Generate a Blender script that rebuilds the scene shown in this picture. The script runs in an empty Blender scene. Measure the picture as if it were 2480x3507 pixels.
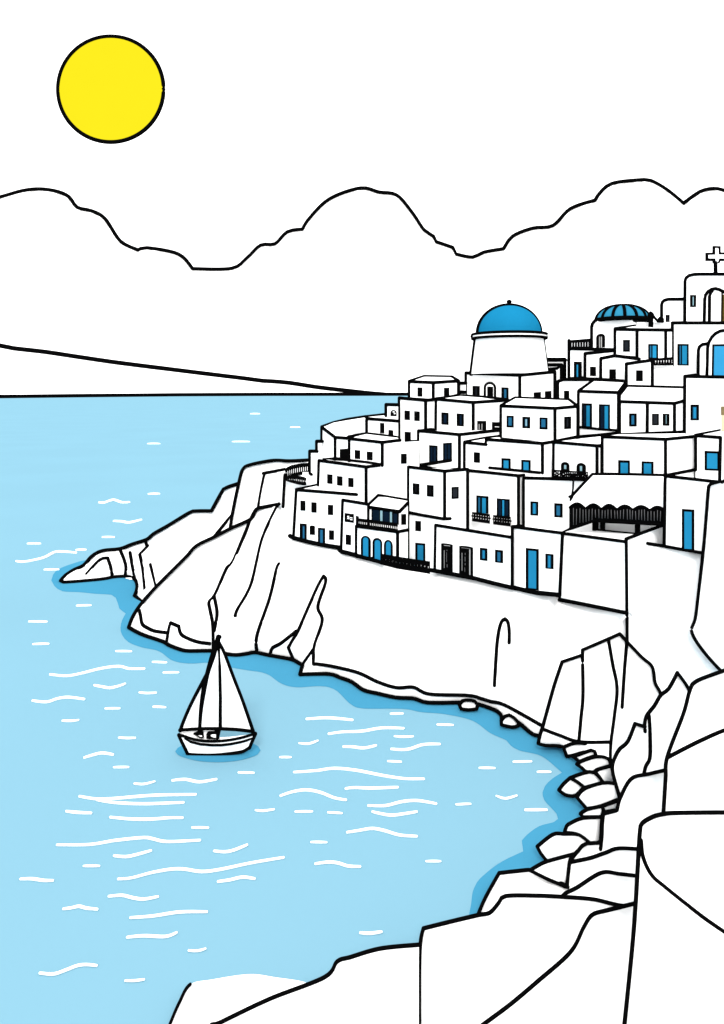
import bpy, bmesh, math, random
from mathutils import Vector
from mathutils.geometry import tessellate_polygon, delaunay_2d_cdt
random.seed(7)
C = bpy.context.scene.collection

# ------------------------------------------------------------------ camera geometry
F, CX, HY, H = 2659.0, 1240.0, 1344.0, 30.0      # focal length (photo px), axis, eye level, eye height (m)
REG = {  # measuring windows on the photograph: origin and px per unit
 'A': (900, 1200, 600/1624), 'B': (1400, 1200, 600/1624), 'C': (1880, 800, 600/1624), 'D': (1880, 1200, 600/1624),
 'E': (1400, 900, 600/1624), 'F': (900, 1500, 600/1624), 'G': (1400, 1500, 600/1624), 'H': (1880, 1500, 600/1624),
 'J': (150, 1500, 800/1624), 'K': (850, 1850, 800/1624), 'L': (1680, 1900, 800/1624), 'M': (1680, 2450, 800/1624),
 'N': (550, 2100, 400/1531), 'O': (500, 2707, 800/1624), 'P': (1200, 2707, 800/1624), 'Q': (0, 2507, 1000/1624),
 'R': (0, 1400, 1000/1624), 'S': (800, 2350, 1100/1624), 'W': (0, 0, 2480/1624)}

def px(reg, x, y):
    o = REG[reg]
    return (o[0] + x*o[2], o[1] + y*o[2])

def P3(u, v, D):
    return Vector(((u - CX)/F*D, D, H - (v - HY)/F*D))

def Dw(v, z=0.0):                                 # distance at which a sight line meets height z
    return (H - z)*F/max(v - HY, 1.0)

def lerp(a, b, t): return a + (b - a)*t

def interp(tab, x):
    if x <= tab[0][0]: return tab[0][1]
    for (a, b), (c, d) in zip(tab, tab[1:]):
        if x <= c: return lerp(b, d, (x - a)/(c - a))
    return tab[-1][1]

DF = [(900, 100), (1000, 98), (1300, 91), (1650, 81), (1920, 74), (2140, 68.5), (2480, 66)]
def Df(u): return interp(DF, u)
ROW = 2.2

# ------------------------------------------------------------------ materials
def lin(c): return tuple(((v/255)/12.92 if v/255 <= .04045 else ((v/255 + .055)/1.055)**2.4) for v in c)

EXPO = 1.2
def mat(name, base, var=.03, scale=.6, rough=.9, detail=3):
    m = bpy.data.materials.new(name); m.use_nodes = True
    nt = m.node_tree; b = nt.nodes['Principled BSDF']
    b.inputs['Roughness'].default_value = rough
    b.inputs['Specular IOR Level'].default_value = 0.0
    tc = nt.nodes.new('ShaderNodeTexCoord'); nz = nt.nodes.new('ShaderNodeTexNoise'); rp = nt.nodes.new('ShaderNodeValToRGB')
    nz.inputs['Scale'].default_value = scale; nz.inputs['Detail'].default_value = detail
    nt.links.new(tc.outputs['Object'], nz.inputs['Vector']); nt.links.new(nz.outputs['Fac'], rp.inputs['Fac'])
    rp.color_ramp.elements[0].position = .35; rp.color_ramp.elements[1].position = .65
    rp.color_ramp.elements[0].color = tuple(min(1, v*(1 - var)) for v in base) + (1,)
    rp.color_ramp.elements[1].color = tuple(min(1, v*(1 + var)) for v in base) + (1,)
    nt.links.new(rp.outputs['Color'], b.inputs['Base Color'])
    return m

def paint(name, rgb, k, **kw): return mat(name, tuple(v/k for v in lin(rgb)), **kw)

KH, KV = 2.86, 2.36        # how bright a level / an upright surface comes out at this exposure
WHITE = mat('whitewash', (.86, .86, .86), .012)
ROCKW = mat('pale_rock', (.84, .84, .84), .015, .3)
INK = mat('black_line', (.0012, .0012, .0013), .1)
SEA = paint('sea_blue', (162, 221, 246), KH, var=.012, scale=.03, detail=1)
SHALLOW_SHADE = paint('shallows_and_boat_shade', (90, 187, 230), KH, var=.012, scale=.1, detail=1)  # colour of the coastal shallows, also of the painted shade under the boat
FOAM = mat('foam_white', (.85, .86, .86), .01)
CLOUDM = mat('cloud_white', (.88, .88, .88), .005, .002)
BLU = {'B': paint('bright_blue_paint', (42, 155, 207), KV), 'M': paint('mid_blue_paint', (42, 115, 158), KV),
       'N': paint('navy_paint', (18, 36, 56), KV), 'L': paint('pale_blue_glass', (170, 215, 228), KV),
       'G': paint('dark_grey_glass', (40, 44, 50), KV), 'W': WHITE, 'K': INK, 'S': paint('grey_streak', (120, 120, 122), KV), 'P': paint('light_grey', (205, 205, 205), KV),
       'C': paint('sky_blue_paint', (62, 170, 226), KV), 'T': paint('tan_plaster', (150, 130, 95), KV, var=.2, scale=2),
       'R': paint('brown_stone', (92, 76, 38), KV, var=.35, scale=3), 'Y': paint('cream_plaster', (250, 240, 200), KV)}
DOME1 = paint('dome_blue', (36, 164, 220), 3.1, var=.02)
DOME2 = paint('dome_teal', (58, 156, 196), 2.5, var=.03)

def emit(name, rgb):
    m = bpy.data.materials.new(name); m.use_nodes = True
    nt = m.node_tree; nt.nodes.remove(nt.nodes['Principled BSDF'])
    e = nt.nodes.new('ShaderNodeEmission'); k = 2**EXPO
    tc = nt.nodes.new('ShaderNodeTexCoord'); nz = nt.nodes.new('ShaderNodeTexNoise'); rp = nt.nodes.new('ShaderNodeValToRGB')
    nz.inputs['Scale'].default_value = .003
    c = tuple(v/k for v in lin(rgb))
    rp.color_ramp.elements[0].color = tuple(v*.985 for v in c) + (1,); rp.color_ramp.elements[1].color = tuple(v*1.02 for v in c) + (1,)
    nt.links.new(tc.outputs['Object'], nz.inputs['Vector']); nt.links.new(nz.outputs['Fac'], rp.inputs['Fac'])
    nt.links.new(rp.outputs['Color'], e.inputs['Color'])
    nt.links.new(e.outputs['Emission'], nt.nodes['Material Output'].inputs['Surface'])
    return m
SUNM = emit('sun_yellow', (255, 239, 32))

# ------------------------------------------------------------------ objects
def tag(o, label=None, cat=None, group=None, kind=None):
    for k, v in (('label', label), ('category', cat), ('group', group), ('kind', kind)):
        if v: o[k] = v
    return o

def thing(name, loc, label, cat, group=None):
    o = bpy.data.objects.new(name, None); C.objects.link(o); o.location = loc; o.empty_display_size = .3
    return tag(o, label, cat, group)

class MB:                                          # collects faces in world space, linked as one mesh object
    def __init__(s, *mats): s.v, s.f, s.m, s.sm, s.mats = [], [], [], [], list(mats) or [WHITE]
    def idx(s, m):
        if m not in s.mats: s.mats.append(m)
        return s.mats.index(m)
    def face(s, pts, m=None, smooth=False):
        b = len(s.v); s.v += [Vector(p) for p in pts]; s.f.append(tuple(range(b, b + len(pts))))
        s.m.append(s.idx(m) if m else 0); s.sm.append(smooth)
    def mesh(s, verts, faces, m=None, smooth=False):
        b = len(s.v); s.v += [Vector(p) for p in verts]; i = s.idx(m) if m else 0
        for f in faces: s.f.append(tuple(b + k for k in f)); s.m.append(i); s.sm.append(smooth)
    def ball(s, c, r, m=INK):
        vs, fs = [], []; n, k = 8, 5
        for j in range(k + 1):
            a = math.pi*j/k
            for i in range(n):
                t = 2*math.pi*i/n
                vs.append(c + Vector((r*math.sin(a)*math.cos(t), r*math.sin(a)*math.sin(t), r*math.cos(a))))
        for j in range(k):
            for i in range(n): fs.append((j*n + i, (j + 1)*n + i, (j + 1)*n + (i + 1) % n, j*n + (i + 1) % n))
        s.mesh(vs, fs, m, True)
    def tube1(s, pts, rs, m, n=8, flat=1.0):
        vs, fs = [], []
        for i, p in enumerate(pts):
            a = pts[max(i - 1, 0)]; b = pts[min(i + 1, len(pts) - 1)]
            t = b - a
            if t.length < 1e-6: t = Vector((1, 0, 0))
            t.normalize()
            e1 = t.cross(Vector((0, 0, 1)))
            if e1.length < .05: e1 = t.cross(Vector((0, 1, 0)))
            e1.normalize(); e2 = t.cross(e1).normalized()
            for k in range(n):
                g = 2*math.pi*k/n
                vs.append(p + e1*(rs[i]*math.cos(g)) + e2*(rs[i]*flat*math.sin(g)))
        for i in range(len(pts) - 1):
            for k in range(n): fs.append((i*n + k, i*n + (k + 1) % n, (i + 1)*n + (k + 1) % n, (i + 1)*n + k))
        fs.append(tuple(range(n - 1, -1, -1))); fs.append(tuple(range((len(pts) - 1)*n, len(pts)*n)))
        s.mesh(vs, fs, m, True)
    def tube(s, pts, rs, m=INK, closed=False, flat=1.0, joints=True):
        q = [pts[0]]; r = [rs[0]]
        for p, w in zip(pts[1:], rs[1:]):
            if (p - q[-1]).length > 1e-5: q.append(p); r.append(w)
        if closed and (q[0] - q[-1]).length > 1e-5: q.append(q[0]); r.append(r[0])
        if len(q) < 2: return
        st = 0
        for i in range(1, len(q)):
            last = i == len(q) - 1
            sharp = not last and (q[i] - q[i-1]).angle(q[i+1] - q[i], 0) > .5
            if last or sharp:
                s.tube1(q[st:i+1], r[st:i+1], m, flat=flat); st = i
                if sharp and joints: s.ball(q[i], r[i], m)
        if joints:
            s.ball(q[0], r[0], m); s.ball(q[-1], r[-1], m)
    def build(s, name, parent=None, **kw):
        me = bpy.data.meshes.new(name)
        org = Vector((0, 0, 0))
        p = parent
        while p is not None: org = org + p.location; p = p.parent
        own = Vector((0, 0, 0))
        if parent is None and s.v:
            xs = [v.x for v in s.v]; ys = [v.y for v in s.v]; zs = [v.z for v in s.v]
            own = Vector(((min(xs) + max(xs))/2, (min(ys) + max(ys))/2, min(zs)))
        me.from_pydata([v - org - own for v in s.v], [], s.f)
        for m in s.mats: me.materials.append(m)
        me.polygons.foreach_set('material_index', s.m); me.polygons.foreach_set('use_smooth', s.sm)
        me.update()
        bm = bmesh.new(); bm.from_mesh(me); bmesh.ops.remove_doubles(bm, verts=bm.verts, dist=1e-4)
        bmesh.ops.recalc_face_normals(bm, faces=bm.faces); bm.to_mesh(me); bm.free()
        o = bpy.data.objects.new(name, me); C.objects.link(o)
        if parent is not None: o.parent = parent
        else: o.location = own
        return tag(o, **kw)

INKW = 5.9                                          # half width of a drawn line, photo px
def ir(D, k=1.0): return INKW*k*D/F

def curve(pts, closed=False, step=9.0, turn=48):
    """round the traced points (u, v, D), keeping real corners sharp"""
    n = len(pts)
    def g(i):
        return pts[i % n] if closed else pts[min(max(i, 0), n - 1)]
    def sharp(i):
        if not closed and (i <= 0 or i >= n - 1): return True
        a, b, c = g(i-1), g(i), g(i+1)
        d1 = math.atan2(b[1]-a[1], b[0]-a[0]); d2 = math.atan2(c[1]-b[1], c[0]-b[0])
        return abs((d2 - d1 + math.pi) % (2*math.pi) - math.pi) > math.radians(turn)
    out, own = [], []
    for i in range(n if closed else n - 1):
        p1, p2 = g(i), g(i+1)
        p0 = p1 if sharp(i) else g(i-1); p3 = p2 if sharp(i+1) else g(i+2)
        L = math.hypot(p2[0]-p1[0], p2[1]-p1[1]); k = max(1, min(14, int(L/step)))
        for j in range(k):
            t = j/k
            out.append(tuple(.5*((2*b) + (-a + c)*t + (2*a - 5*b + 4*c - d)*t*t + (-a + 3*b - 3*c + d)*t**3)
                             for a, b, c, d in zip(p0, p1, p2, p3))); own.append(i + t)
    if not closed: out.append(tuple(pts[-1])); own.append(n - 1)
    return out, own

# ------------------------------------------------------------------ rocks and terrain
def inside(out, u, v):
    c = False; n = len(out)
    for i in range(n):
        a, b = out[i], out[i - 1]
        if (a[1] > v) != (b[1] > v) and u < (b[0] - a[0])*(v - a[1])/(b[1] - a[1]) + a[0]: c = not c
    return c

def surface(outline):
    """triangles over a traced outline with extra points inside, so that the rock face bends smoothly"""
    us = [p[0] for p in outline]; vs = [p[1] for p in outline]
    g = max(22.0, math.sqrt((max(us) - min(us))*(max(vs) - min(vs)))/16)
    pts = list(outline); v = min(vs) + g/2
    while v < max(vs):
        u = min(us) + g/2
        while u < max(us):
            d2 = [(p[0] - u)**2 + (p[1] - v)**2 for p in outline]
            if min(d2) > (.45*g)**2 and inside(outline, u, v):
                w = [1/(d*d) for d in d2]; t = sum(w)
                pts.append((u, v, min(t/sum(k/p[2] for k, p in zip(w, outline)), Dw(v, .15))))
            u += g
        v += g
    n = len(outline)
    r = delaunay_2d_cdt([Vector((p[0], p[1])) for p in pts], [(i, (i + 1) % n) for i in range(n)], [], 1, 1e-4)
    new = []
    for co, orig in zip(r[0], r[3]):
        if orig: new.append((co.x, co.y, pts[orig[0]][2]))
        else: new.append((co.x, co.y, min(outline, key=lambda p: (p[0]-co.x)**2 + (p[1]-co.y)**2)[2]))
    return new, [tuple(t) for t in r[2] if len(t) == 3]

def depth_on(outline, tris, u, v):
    best = None
    for a, b, c in tris:
        A, B, Cc = outline[a], outline[b], outline[c]
        if best is not None and not (min(A[0], B[0], Cc[0]) - 3 <= u <= max(A[0], B[0], Cc[0]) + 3 and min(A[1], B[1], Cc[1]) - 3 <= v <= max(A[1], B[1], Cc[1]) + 3): continue
        d = (B[1]-Cc[1])*(A[0]-Cc[0]) + (Cc[0]-B[0])*(A[1]-Cc[1])
        if abs(d) < 1e-9: continue
        w0 = ((B[1]-Cc[1])*(u-Cc[0]) + (Cc[0]-B[0])*(v-Cc[1]))/d
        w1 = ((Cc[1]-A[1])*(u-Cc[0]) + (A[0]-Cc[0])*(v-Cc[1]))/d
        w2 = 1 - w0 - w1; m = min(w0, w1, w2)
        if best is None or m > best[0]:
            q = [max(w, 0) for w in (w0, w1, w2)]; s = sum(q)
            best = (m, s/(q[0]/A[2] + q[1]/B[2] + q[2]/Cc[2]))
            if m >= 0: break
    return best[1]

def rock(name, reg, pts, label=None, cat=None, group=None, kind=None, ink=None, strokes=(), Db=None, Dt=None, th=3.0, k=1.0, m=None):
    """a block of rock: traced front with its own depths, tapering backwards to a smaller back; ink = number of outline points that carry the drawn line"""
    raw = []
    for p in pts:
        r = reg
        if isinstance(p[0], str): r, p = p[0], p[1:]
        u, v = px(r, p[0], p[1]); raw.append([u, v, p[2] if len(p) > 2 else None])
    vs = [p[1] for p in raw]; lo, hi = max(vs), min(vs)
    for p in raw:
        cap = Dw(p[1], .12) if p[1] > HY + 20 else 1e9
        if p[2] == 'w': p[2] = cap
        elif p[2] is None:
            t = (p[1] - lo)/(hi - lo) if hi != lo else 0
            p[2] = min(lerp(Db if Db else Dw(lo, .12), Dt if Dt else Dw(lo, .12) + .12*(Dw(hi) - Dw(lo)), t), cap)
    out, own = curve([tuple(p) for p in raw], True)
    sp, tris = surface(out)
    b = MB(m or ROCKW)
    cu = sum(p[0] for p in out)/len(out); cv = sum(p[1] for p in out)/len(out)
    fr = [P3(*p) for p in out]
    su, sv = (.02, .02) if kind == 'structure' or cat == 'rock wall' else (.22, .16)
    bk = [P3(lerp(p[0], cu, su), lerp(p[1], cv, sv) + 14, p[2] + th) for p in out]
    n = len(out)
    b.mesh([P3(*p) for p in sp], tris, None, True); b.mesh(bk, [tuple(t)[::-1] for t in tessellate_polygon([[Vector((p[0], p[1], 0)) for p in out]])])
    b.mesh(fr + bk, [(i, (i+1) % n, n + (i+1) % n, n + i) for i in range(n)])
    fi = [P3(p[0], p[1], p[2] - .3) for p in out]
    if ink is None: b.tube(fi, [ir(p[2], k) for p in out], closed=True)
    elif ink:
        for s, e in (ink if isinstance(ink, list) else [(0, ink - 1)]):
            sel = [i for i in range(n) if s <= own[i] <= e]
            b.tube([fi[i] for i in sel], [ir(out[i][2], k) for i in sel])
    for st in strokes:
        r, kk = reg, k
        st = list(st)
        if isinstance(st[0], str): r = st.pop(0)
        st2 = []
        for p in st:
            rr = r
            if isinstance(p[0], str): rr, p = p[0], p[1:]
            st2.append(px(rr, *p) + (1.0,))
        c, _ = curve(st2, False, 7.0)
        dd = [depth_on(sp, tris, p[0], p[1]) for p in c]
        b.tube([P3(p[0], p[1], d - .03) for p, d in zip(c, dd)], [ir(d, kk) for d in dd])
    return b.build(name, None, label=label, cat=cat, group=group, kind=kind)

# ------------------------------------------------------------------ houses
class House:
    def __init__(s, label, reg, row, corners, name='house', cat='house', group='white houses on the hillside', depth=4.0,
                 back=None, tink=None, vink=None, hang=True, parent=None, roofink=(), plainroof=False):
        s.reg, s.row = reg, row
        s.c = []
        for t in corners:
            x, yt, yb, dD = t[:4]; xb = t[4] if len(t) > 4 else x
            u, vt = px(reg, x, yt); ub, vb = px(reg, xb, yb); D = Df(u) + row*ROW + dD
            s.c.append([u, vt, ub, vb, D])
        top = [P3(u, vt, D) for u, vt, ub, vb, D in s.c]; s.top = top; n_ = len(s.c)
        bot = [P3(ub, vb, D if abs(ub - u) < 1e-6 else s.plane(min(i, n_ - 2), ub)) for i, (u, vt, ub, vb, D) in enumerate(s.c)]
        if hang and row > .4:
            for i, q in enumerate(bot):
                g = 9 + 1.7*row
                if q.z > g: bot[i] = Vector((q.x, q.y, g))
        s.top, s.bot = top, bot
        if parent is None:
            a = sum((q for q in bot), Vector())/len(bot)
            s.o = thing(name, Vector((a.x, a.y, min(q.z for q in bot))), label, cat, group)
        else: s.o = parent
        if back:
            bt = []
            for x, y, dD in back:
                u, v = px(reg, x, y); bt.append(P3(u, v, Df(u) + row*ROW + dD))
        else:
            bt = []
            for i in (-1, 0):
                u, vt, ub, vb, D = s.c[i]; Db = max(c[4] for c in s.c) + depth
                um = (s.c[0][0] + s.c[-1][0])/2; uu = u + .08*(um - u)
                v = max(HY + (vt - HY)*D/Db, vt + 5)
                bt.append(P3(uu, v, Db))
        zb = min(q.z for q in bot)
        w = MB(WHITE)
        n = len(top)
        for i in range(n - 1): w.face([top[i], top[i+1], bot[i+1], bot[i]])
        ring = [top[-1]] + bt + [top[0]]
        low = [bot[-1]] + [Vector((q.x, q.y, min(zb, q.z - 1))) for q in bt] + [bot[0]]
        for i in range(len(ring) - 1): w.face([ring[i], ring[i+1], low[i+1], low[i]])
        for i in range(n - 1):
            if tink is None or tink[i]: w.tube([top[i], top[i+1]], [ir(s.c[i][4]), ir(s.c[i+1][4])])
        for i in range(n):
            vi = True if vink is None else vink[i]
            if vi is True: w.tube([top[i], bot[i]], [ir(s.c[i][4]), ir(bot[i].y)])
            elif vi:
                u, vt, ub, vb, D = s.c[i]
                y0, y1 = px(reg, 0, vi[0])[1], px(reg, 0, vi[1])[1]
                f = lambda y: lerp(u, ub, (y - vt)/(vb - vt) if vb != vt else 0)
                fD = lambda y: lerp(D, bot[i].y, (y - vt)/(vb - vt)); w.tube([P3(f(y0), y0, fD(y0)), P3(f(y1), y1, fD(y1))], [ir(D)]*2)
        s.w = w; s.wdone = False
        s.roof = MB(WHITE)
        poly = top + bt
        cen = sum(poly, Vector())/len(poly)
        if back and len(top) == 2 and len(bt) == 2: s.roof.face(poly)
        else:
            flat = tessellate_polygon([[Vector((CX + q.x*F/q.y, HY - (q.z - H)*F/q.y + q.y*.05, 0)) for q in poly]]) if back else \
                   tessellate_polygon([[Vector((q.x, q.y, 0)) for q in poly]])
            s.roof.mesh(poly, [tuple(t) for t in flat])
        for st in roofink:
            q = []; rr = []
            for x, y, dD in st:
                u, v = px(reg, x, y); D = Df(u) + row*ROW + dD; q.append(P3(u, v, D)); rr.append(ir(D))
            s.roof.tube(q, rr)
    def plane(s, i, u, off=0.0):
        a, b = s.top[i], s.top[i+1]; dX, dY = b.x - a.x, b.y - a.y; k = (u - CX)/F
        den = k*dY - dX
        return (a.x*dY - a.y*dX)/den - off
    def at(s, i, x, y, off=0.0, reg=None):
        u, v = px(reg or s.reg, x, y); return P3(u, v, s.plane(i, u, off))
    def line(s, i, pts, k=1.0):
        q = [s.at(i, x, y, .02) for x, y in pts]
        s.w.tube(q, [ir(p.y, k) for p in q]); return s
    def slope(s, i):
        a, b = s.c[i], s.c[i+1]; return max(-.3, min(.3, (b[1] - a[1])/(b[0] - a[0])))
    def shape(s, i, x0, y0, x1, y1, arch, off, sl=None):
        k = (s.slope(i) if sl is None else sl)*.75; d = k*(x1 - x0)
        ya0, ya1 = (y0, y1 - d) if d >= 0 else (y0 - d, y1)
        if not arch: q = [(x0, ya0), (x1, ya0 + d), (x1, ya1 + d), (x0, ya1)]
        else:
            hgt = (x1 - x0)*.5*arch; xm = (x0 + x1)/2; q = []
            for j in range(11):
                a = math.pi*(1 - j/10); xx = xm + (x1 - x0)/2*math.cos(a)
                q.append((xx, ya0 + k*(xx - x0) + hgt*(1 - math.sin(a))))
            q += [(x1, ya1 + d), (x0, ya1)]
        return [s.at(i, x, y, off) for x, y in q], [s.at(i, x, y, off - .22) for x, y in q]
    def plate(s, i, r, arch, off, m, sl=None):
        f, b = s.shape(i, *r, arch, off, sl); n = len(f); mb = MB(m)
        mb.face(f); mb.mesh(f + b, [(j, (j+1) % n, n + (j+1) % n, n + j) for j in range(n)])
        return mb
    def win(s, i, x0, y0, x1, y1, panes=(), arch=0, name='window', frame='K', parch=None, sl=None):
        e = 4.0 if frame in 'K' else 0.0
        fr = s.plate(i, (x0 - e, y0 - e, x1 + e, y1 + (e if y1 - y0 < 130 else 1)), arch, .07, BLU[frame], sl).build(name, s.o)
        for p in panes:
            nm = {'window': 'pane', 'door': 'door_panel'}.get(name, 'panel')
            s.plate(i, p[:4], p[5] if len(p) > 5 else 0, .11 + (.03 if len(p) > 6 else 0), BLU[p[4]], sl).build(nm, fr)
        return s
    def done(s):
        s.w.build('wall', s.o); s.roof.build('roof', s.o); return s

def rail_mesh(mb, posts, n, ft=.3, fb=.22, gap=.45, m=INK, tk=.12):
    """posts: (u, v_top, v_bottom, D); top and bottom rails with n upright bars between"""
    L = [0]
    for a, b in zip(posts, posts[1:]): L.append(L[-1] + abs(b[0] - a[0]) + 1e-6)
    def at(t, f):
        d = t*L[-1]
        for j in range(len(posts) - 1):
            if d <= L[j+1] + 1e-9:
                w = (d - L[j])/(L[j+1] - L[j]); a, b = posts[j], posts[j+1]
                return P3(lerp(a[0], b[0], w), lerp(lerp(a[1], b[1], w), lerp(a[2], b[2], w), f), lerp(a[3], b[3], w))
    def slab(t0, t1, f0, f1):
        q = [at(t0, f0), at(t1, f0), at(t1, f1), at(t0, f1)]; bk = [p + Vector((0, tk, 0)) for p in q]
        mb.mesh(q + bk, [(0, 1, 2, 3), (7, 6, 5, 4), (0, 4, 5, 1), (1, 5, 6, 2), (2, 6, 7, 3), (3, 7, 4, 0)], m)
    K = 12
    for j in range(K):
        slab(j/K, (j+1)/K, 0, ft); slab(j/K, (j+1)/K, 1 - fb, 1)
    for j in range(n + 1):
        c = j/n; hw = (1 - gap)/n/2
        slab(max(0, c - hw), min(1, c + hw), ft*.9, 1 - fb*.9)

def rail(parent, reg, posts, n, name='railing', label=None, cat=None, group=None, **kw):
    mb = MB(INK); q = []
    for x, yt, yb, D in posts:
        u, v = px(reg, x, yt); q.append((u, v, px(reg, x, yb)[1], D))
    rail_mesh(mb, q, n, **kw)
    return mb.build(name, parent, label=label, cat=cat, group=group)

# ================================================================== sea, hills, sky things
EDGE = [(-420, 1366), (0, 1364), (250, 1361), (600, 1357.5), (900, 1356), (1372, 1355.5), (1700, 1355.5), (2900, 1355.5)]
sea = MB(SEA)
far = [P3(u, v, Dw(v)) for u, v in EDGE]
far = [Vector((p.x, p.y, 0)) for p in far]
near = [Vector(((u - CX)/1660*250, -30, 0)) for u, v in EDGE]
ts = [0, .01, .03, .1, .3, 1]
for t0, t1 in zip(ts, ts[1:]):
    for i in range(len(far) - 1):
        sea.face([near[i].lerp(far[i], t0), near[i+1].lerp(far[i+1], t0), near[i+1].lerp(far[i+1], t1), near[i].lerp(far[i], t1)])
hz = [p + Vector((0, 0, 4)) for p in far[:7]]
sea.tube(hz, [ir(p.y, 1.7) for p in hz], joints=False)
sea_o = sea.build('sea', kind='structure')

waves = {
 'R': [[(1395,30),(1443,30)], [(823,196),(888,196)], [(1294,185),(1387,185)], [(827,476),(886,475)],
  [(552,524),(580,525),(632,510),(680,524),(718,522)], [(634,627),(680,630),(720,636),(785,620)], [(571,716),(634,716)], [(155,752),(224,752)],
  [(425,787),(477,786)], [(92,850),(140,853),(240,832),(300,802),(345,797),(422,803)], [(248,897),(325,896)], [(428,1097),(504,1095)],
  [(162,1185),(260,1186)], [(185,1311),(270,1309)], [(646,1350),(730,1351)], [(850,1410),(925,1413)], [(910,1469),(992,1468)],
  [(280,1480),(370,1488),(450,1475),(560,1448),(660,1435),(720,1448),(802,1448)], [(526,1540),(560,1547),(610,1555),(660,1545),(695,1532)],
  [(776,1580),(820,1584),(868,1581)], [(182,1626),(260,1633),(320,1615),(380,1607),(468,1617)], [(587,1669),(665,1668)], [(853,1659),(920,1662)],
  [(348,1737),(400,1738),(436,1733)], [(662,1831),(710,1834),(752,1832)], [(470,1942),(510,1930),(560,1918),(600,1920),(628,1926)]],
 'W': [[(652,959),(672,959)]],
 'Q': [[(634,198),(714,197)], [(748,289),(800,292),(860,277)], [(960,272),(1030,266),(1110,280),(1203,265)],
  [(443,360),(540,375),(640,372),(850,355),(1088,349)], [(540,380),(640,395),(800,402),(1020,394)], [(370,443),(430,450),(507,453)],
  [(614,476),(720,486),(830,488),(940,480),(1015,479)], [(1069,533),(1158,534)], [(318,630),(500,628),(640,606),(800,590),(850,597),(930,612),(1112,604)],
  [(635,691),(700,696),(750,687),(840,662)], [(1192,664),(1250,669),(1300,660),(1374,630)], [(466,747),(552,747)],
  [(658,820),(730,814),(850,783),(960,765),(1030,766),(1120,779),(1220,768),(1400,730),(1577,700)], [(1213,834),(1280,825),(1350,810),(1416,818)],
  [(115,820),(180,819),(240,828),(294,828)], [(606,916),(680,911),(740,925),(800,932),(878,918)], [(353,986),(400,980),(440,972),(480,982),(541,988)],
  [(726,1035),(850,1026),(1000,1004),(1150,1002)], [(708,1144),(800,1136),(920,1140),(982,1118)], [(1050,1217),(1100,1219),(1143,1207)],
  [(222,1343),(300,1348),(370,1325),(430,1302),(480,1296),(537,1301)], [(697,1385),(750,1385),(802,1378)]],
 'S': [[(795,141),(856,140)], [(370,168),(480,163),(601,173)], [(482,243),(550,234),(650,230),(750,214),(859,215)], [(815,255),(860,258),(907,256)],
  [(333,290),(380,293),(426,277)], [(556,308),(600,309),(660,315),(720,302)], [(798,320),(880,322),(960,298),(1042,295)], [(1031,196),(1109,198)],
  [(235,361),(289,361)], [(781,381),(847,384)], [(307,437),(420,429),(510,418),(620,428),(760,455),(870,470),(962,471)],
  [(568,520),(610,515),(700,518),(830,513)], [(238,556),(300,536),(370,527),(440,540),(510,567),(568,577)], [(682,606),(770,606),(850,587),(930,581),(1024,596)],
  [(703,637),(750,648),(800,655),(860,648),(926,637)], [(112,629),(150,632),(204,625)], [(313,636),(398,635)], [(478,640),(547,644)],
  [(575,741),(640,731),(700,722),(760,732),(840,755),(926,761)], [(393,790),(470,791)], [(414,900),(480,892),(530,897),(580,912),(640,914)],
  [(975,887),(1046,887)], [(1126,600),(1198,597)], [(1330,557),(1375,570),(1432,555)], [(1244,415),(1320,416)], [(1416,384),(1506,382)],
  [(1538,435),(1603,435)], [(1476,628),(1583,627)], [(641,1249),(690,1252),(748,1244)], [(26,438),(102,440)]]}
for reg, lst in waves.items():
    for st in lst:
        c, _ = curve([px(reg, x, y) + (1.0,) for x, y in st], False, 8)
        L = abs(c[-1][0] - c[0][0]); w = 4.2 if L < 70 else 5.2
        if c[0][1] < 1620: w = 3.3
        q = [P3(u, v, Dw(v, .05)) for u, v, _ in c]; n = len(q)
        rr = [w*p.y/F*(.8 + .2*math.sin(math.pi*min(1, i/(n - 1)*1.0))) for i, p in enumerate(q)]
        q = [p + Vector((0, 0, .25*r)) for p, r in zip(q, rr)]
        b = MB(FOAM); b.tube(q, rr, FOAM); o = b.build('wave_crest')
        o.parent = sea_o; o.location = o.location - sea_o.location

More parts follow.
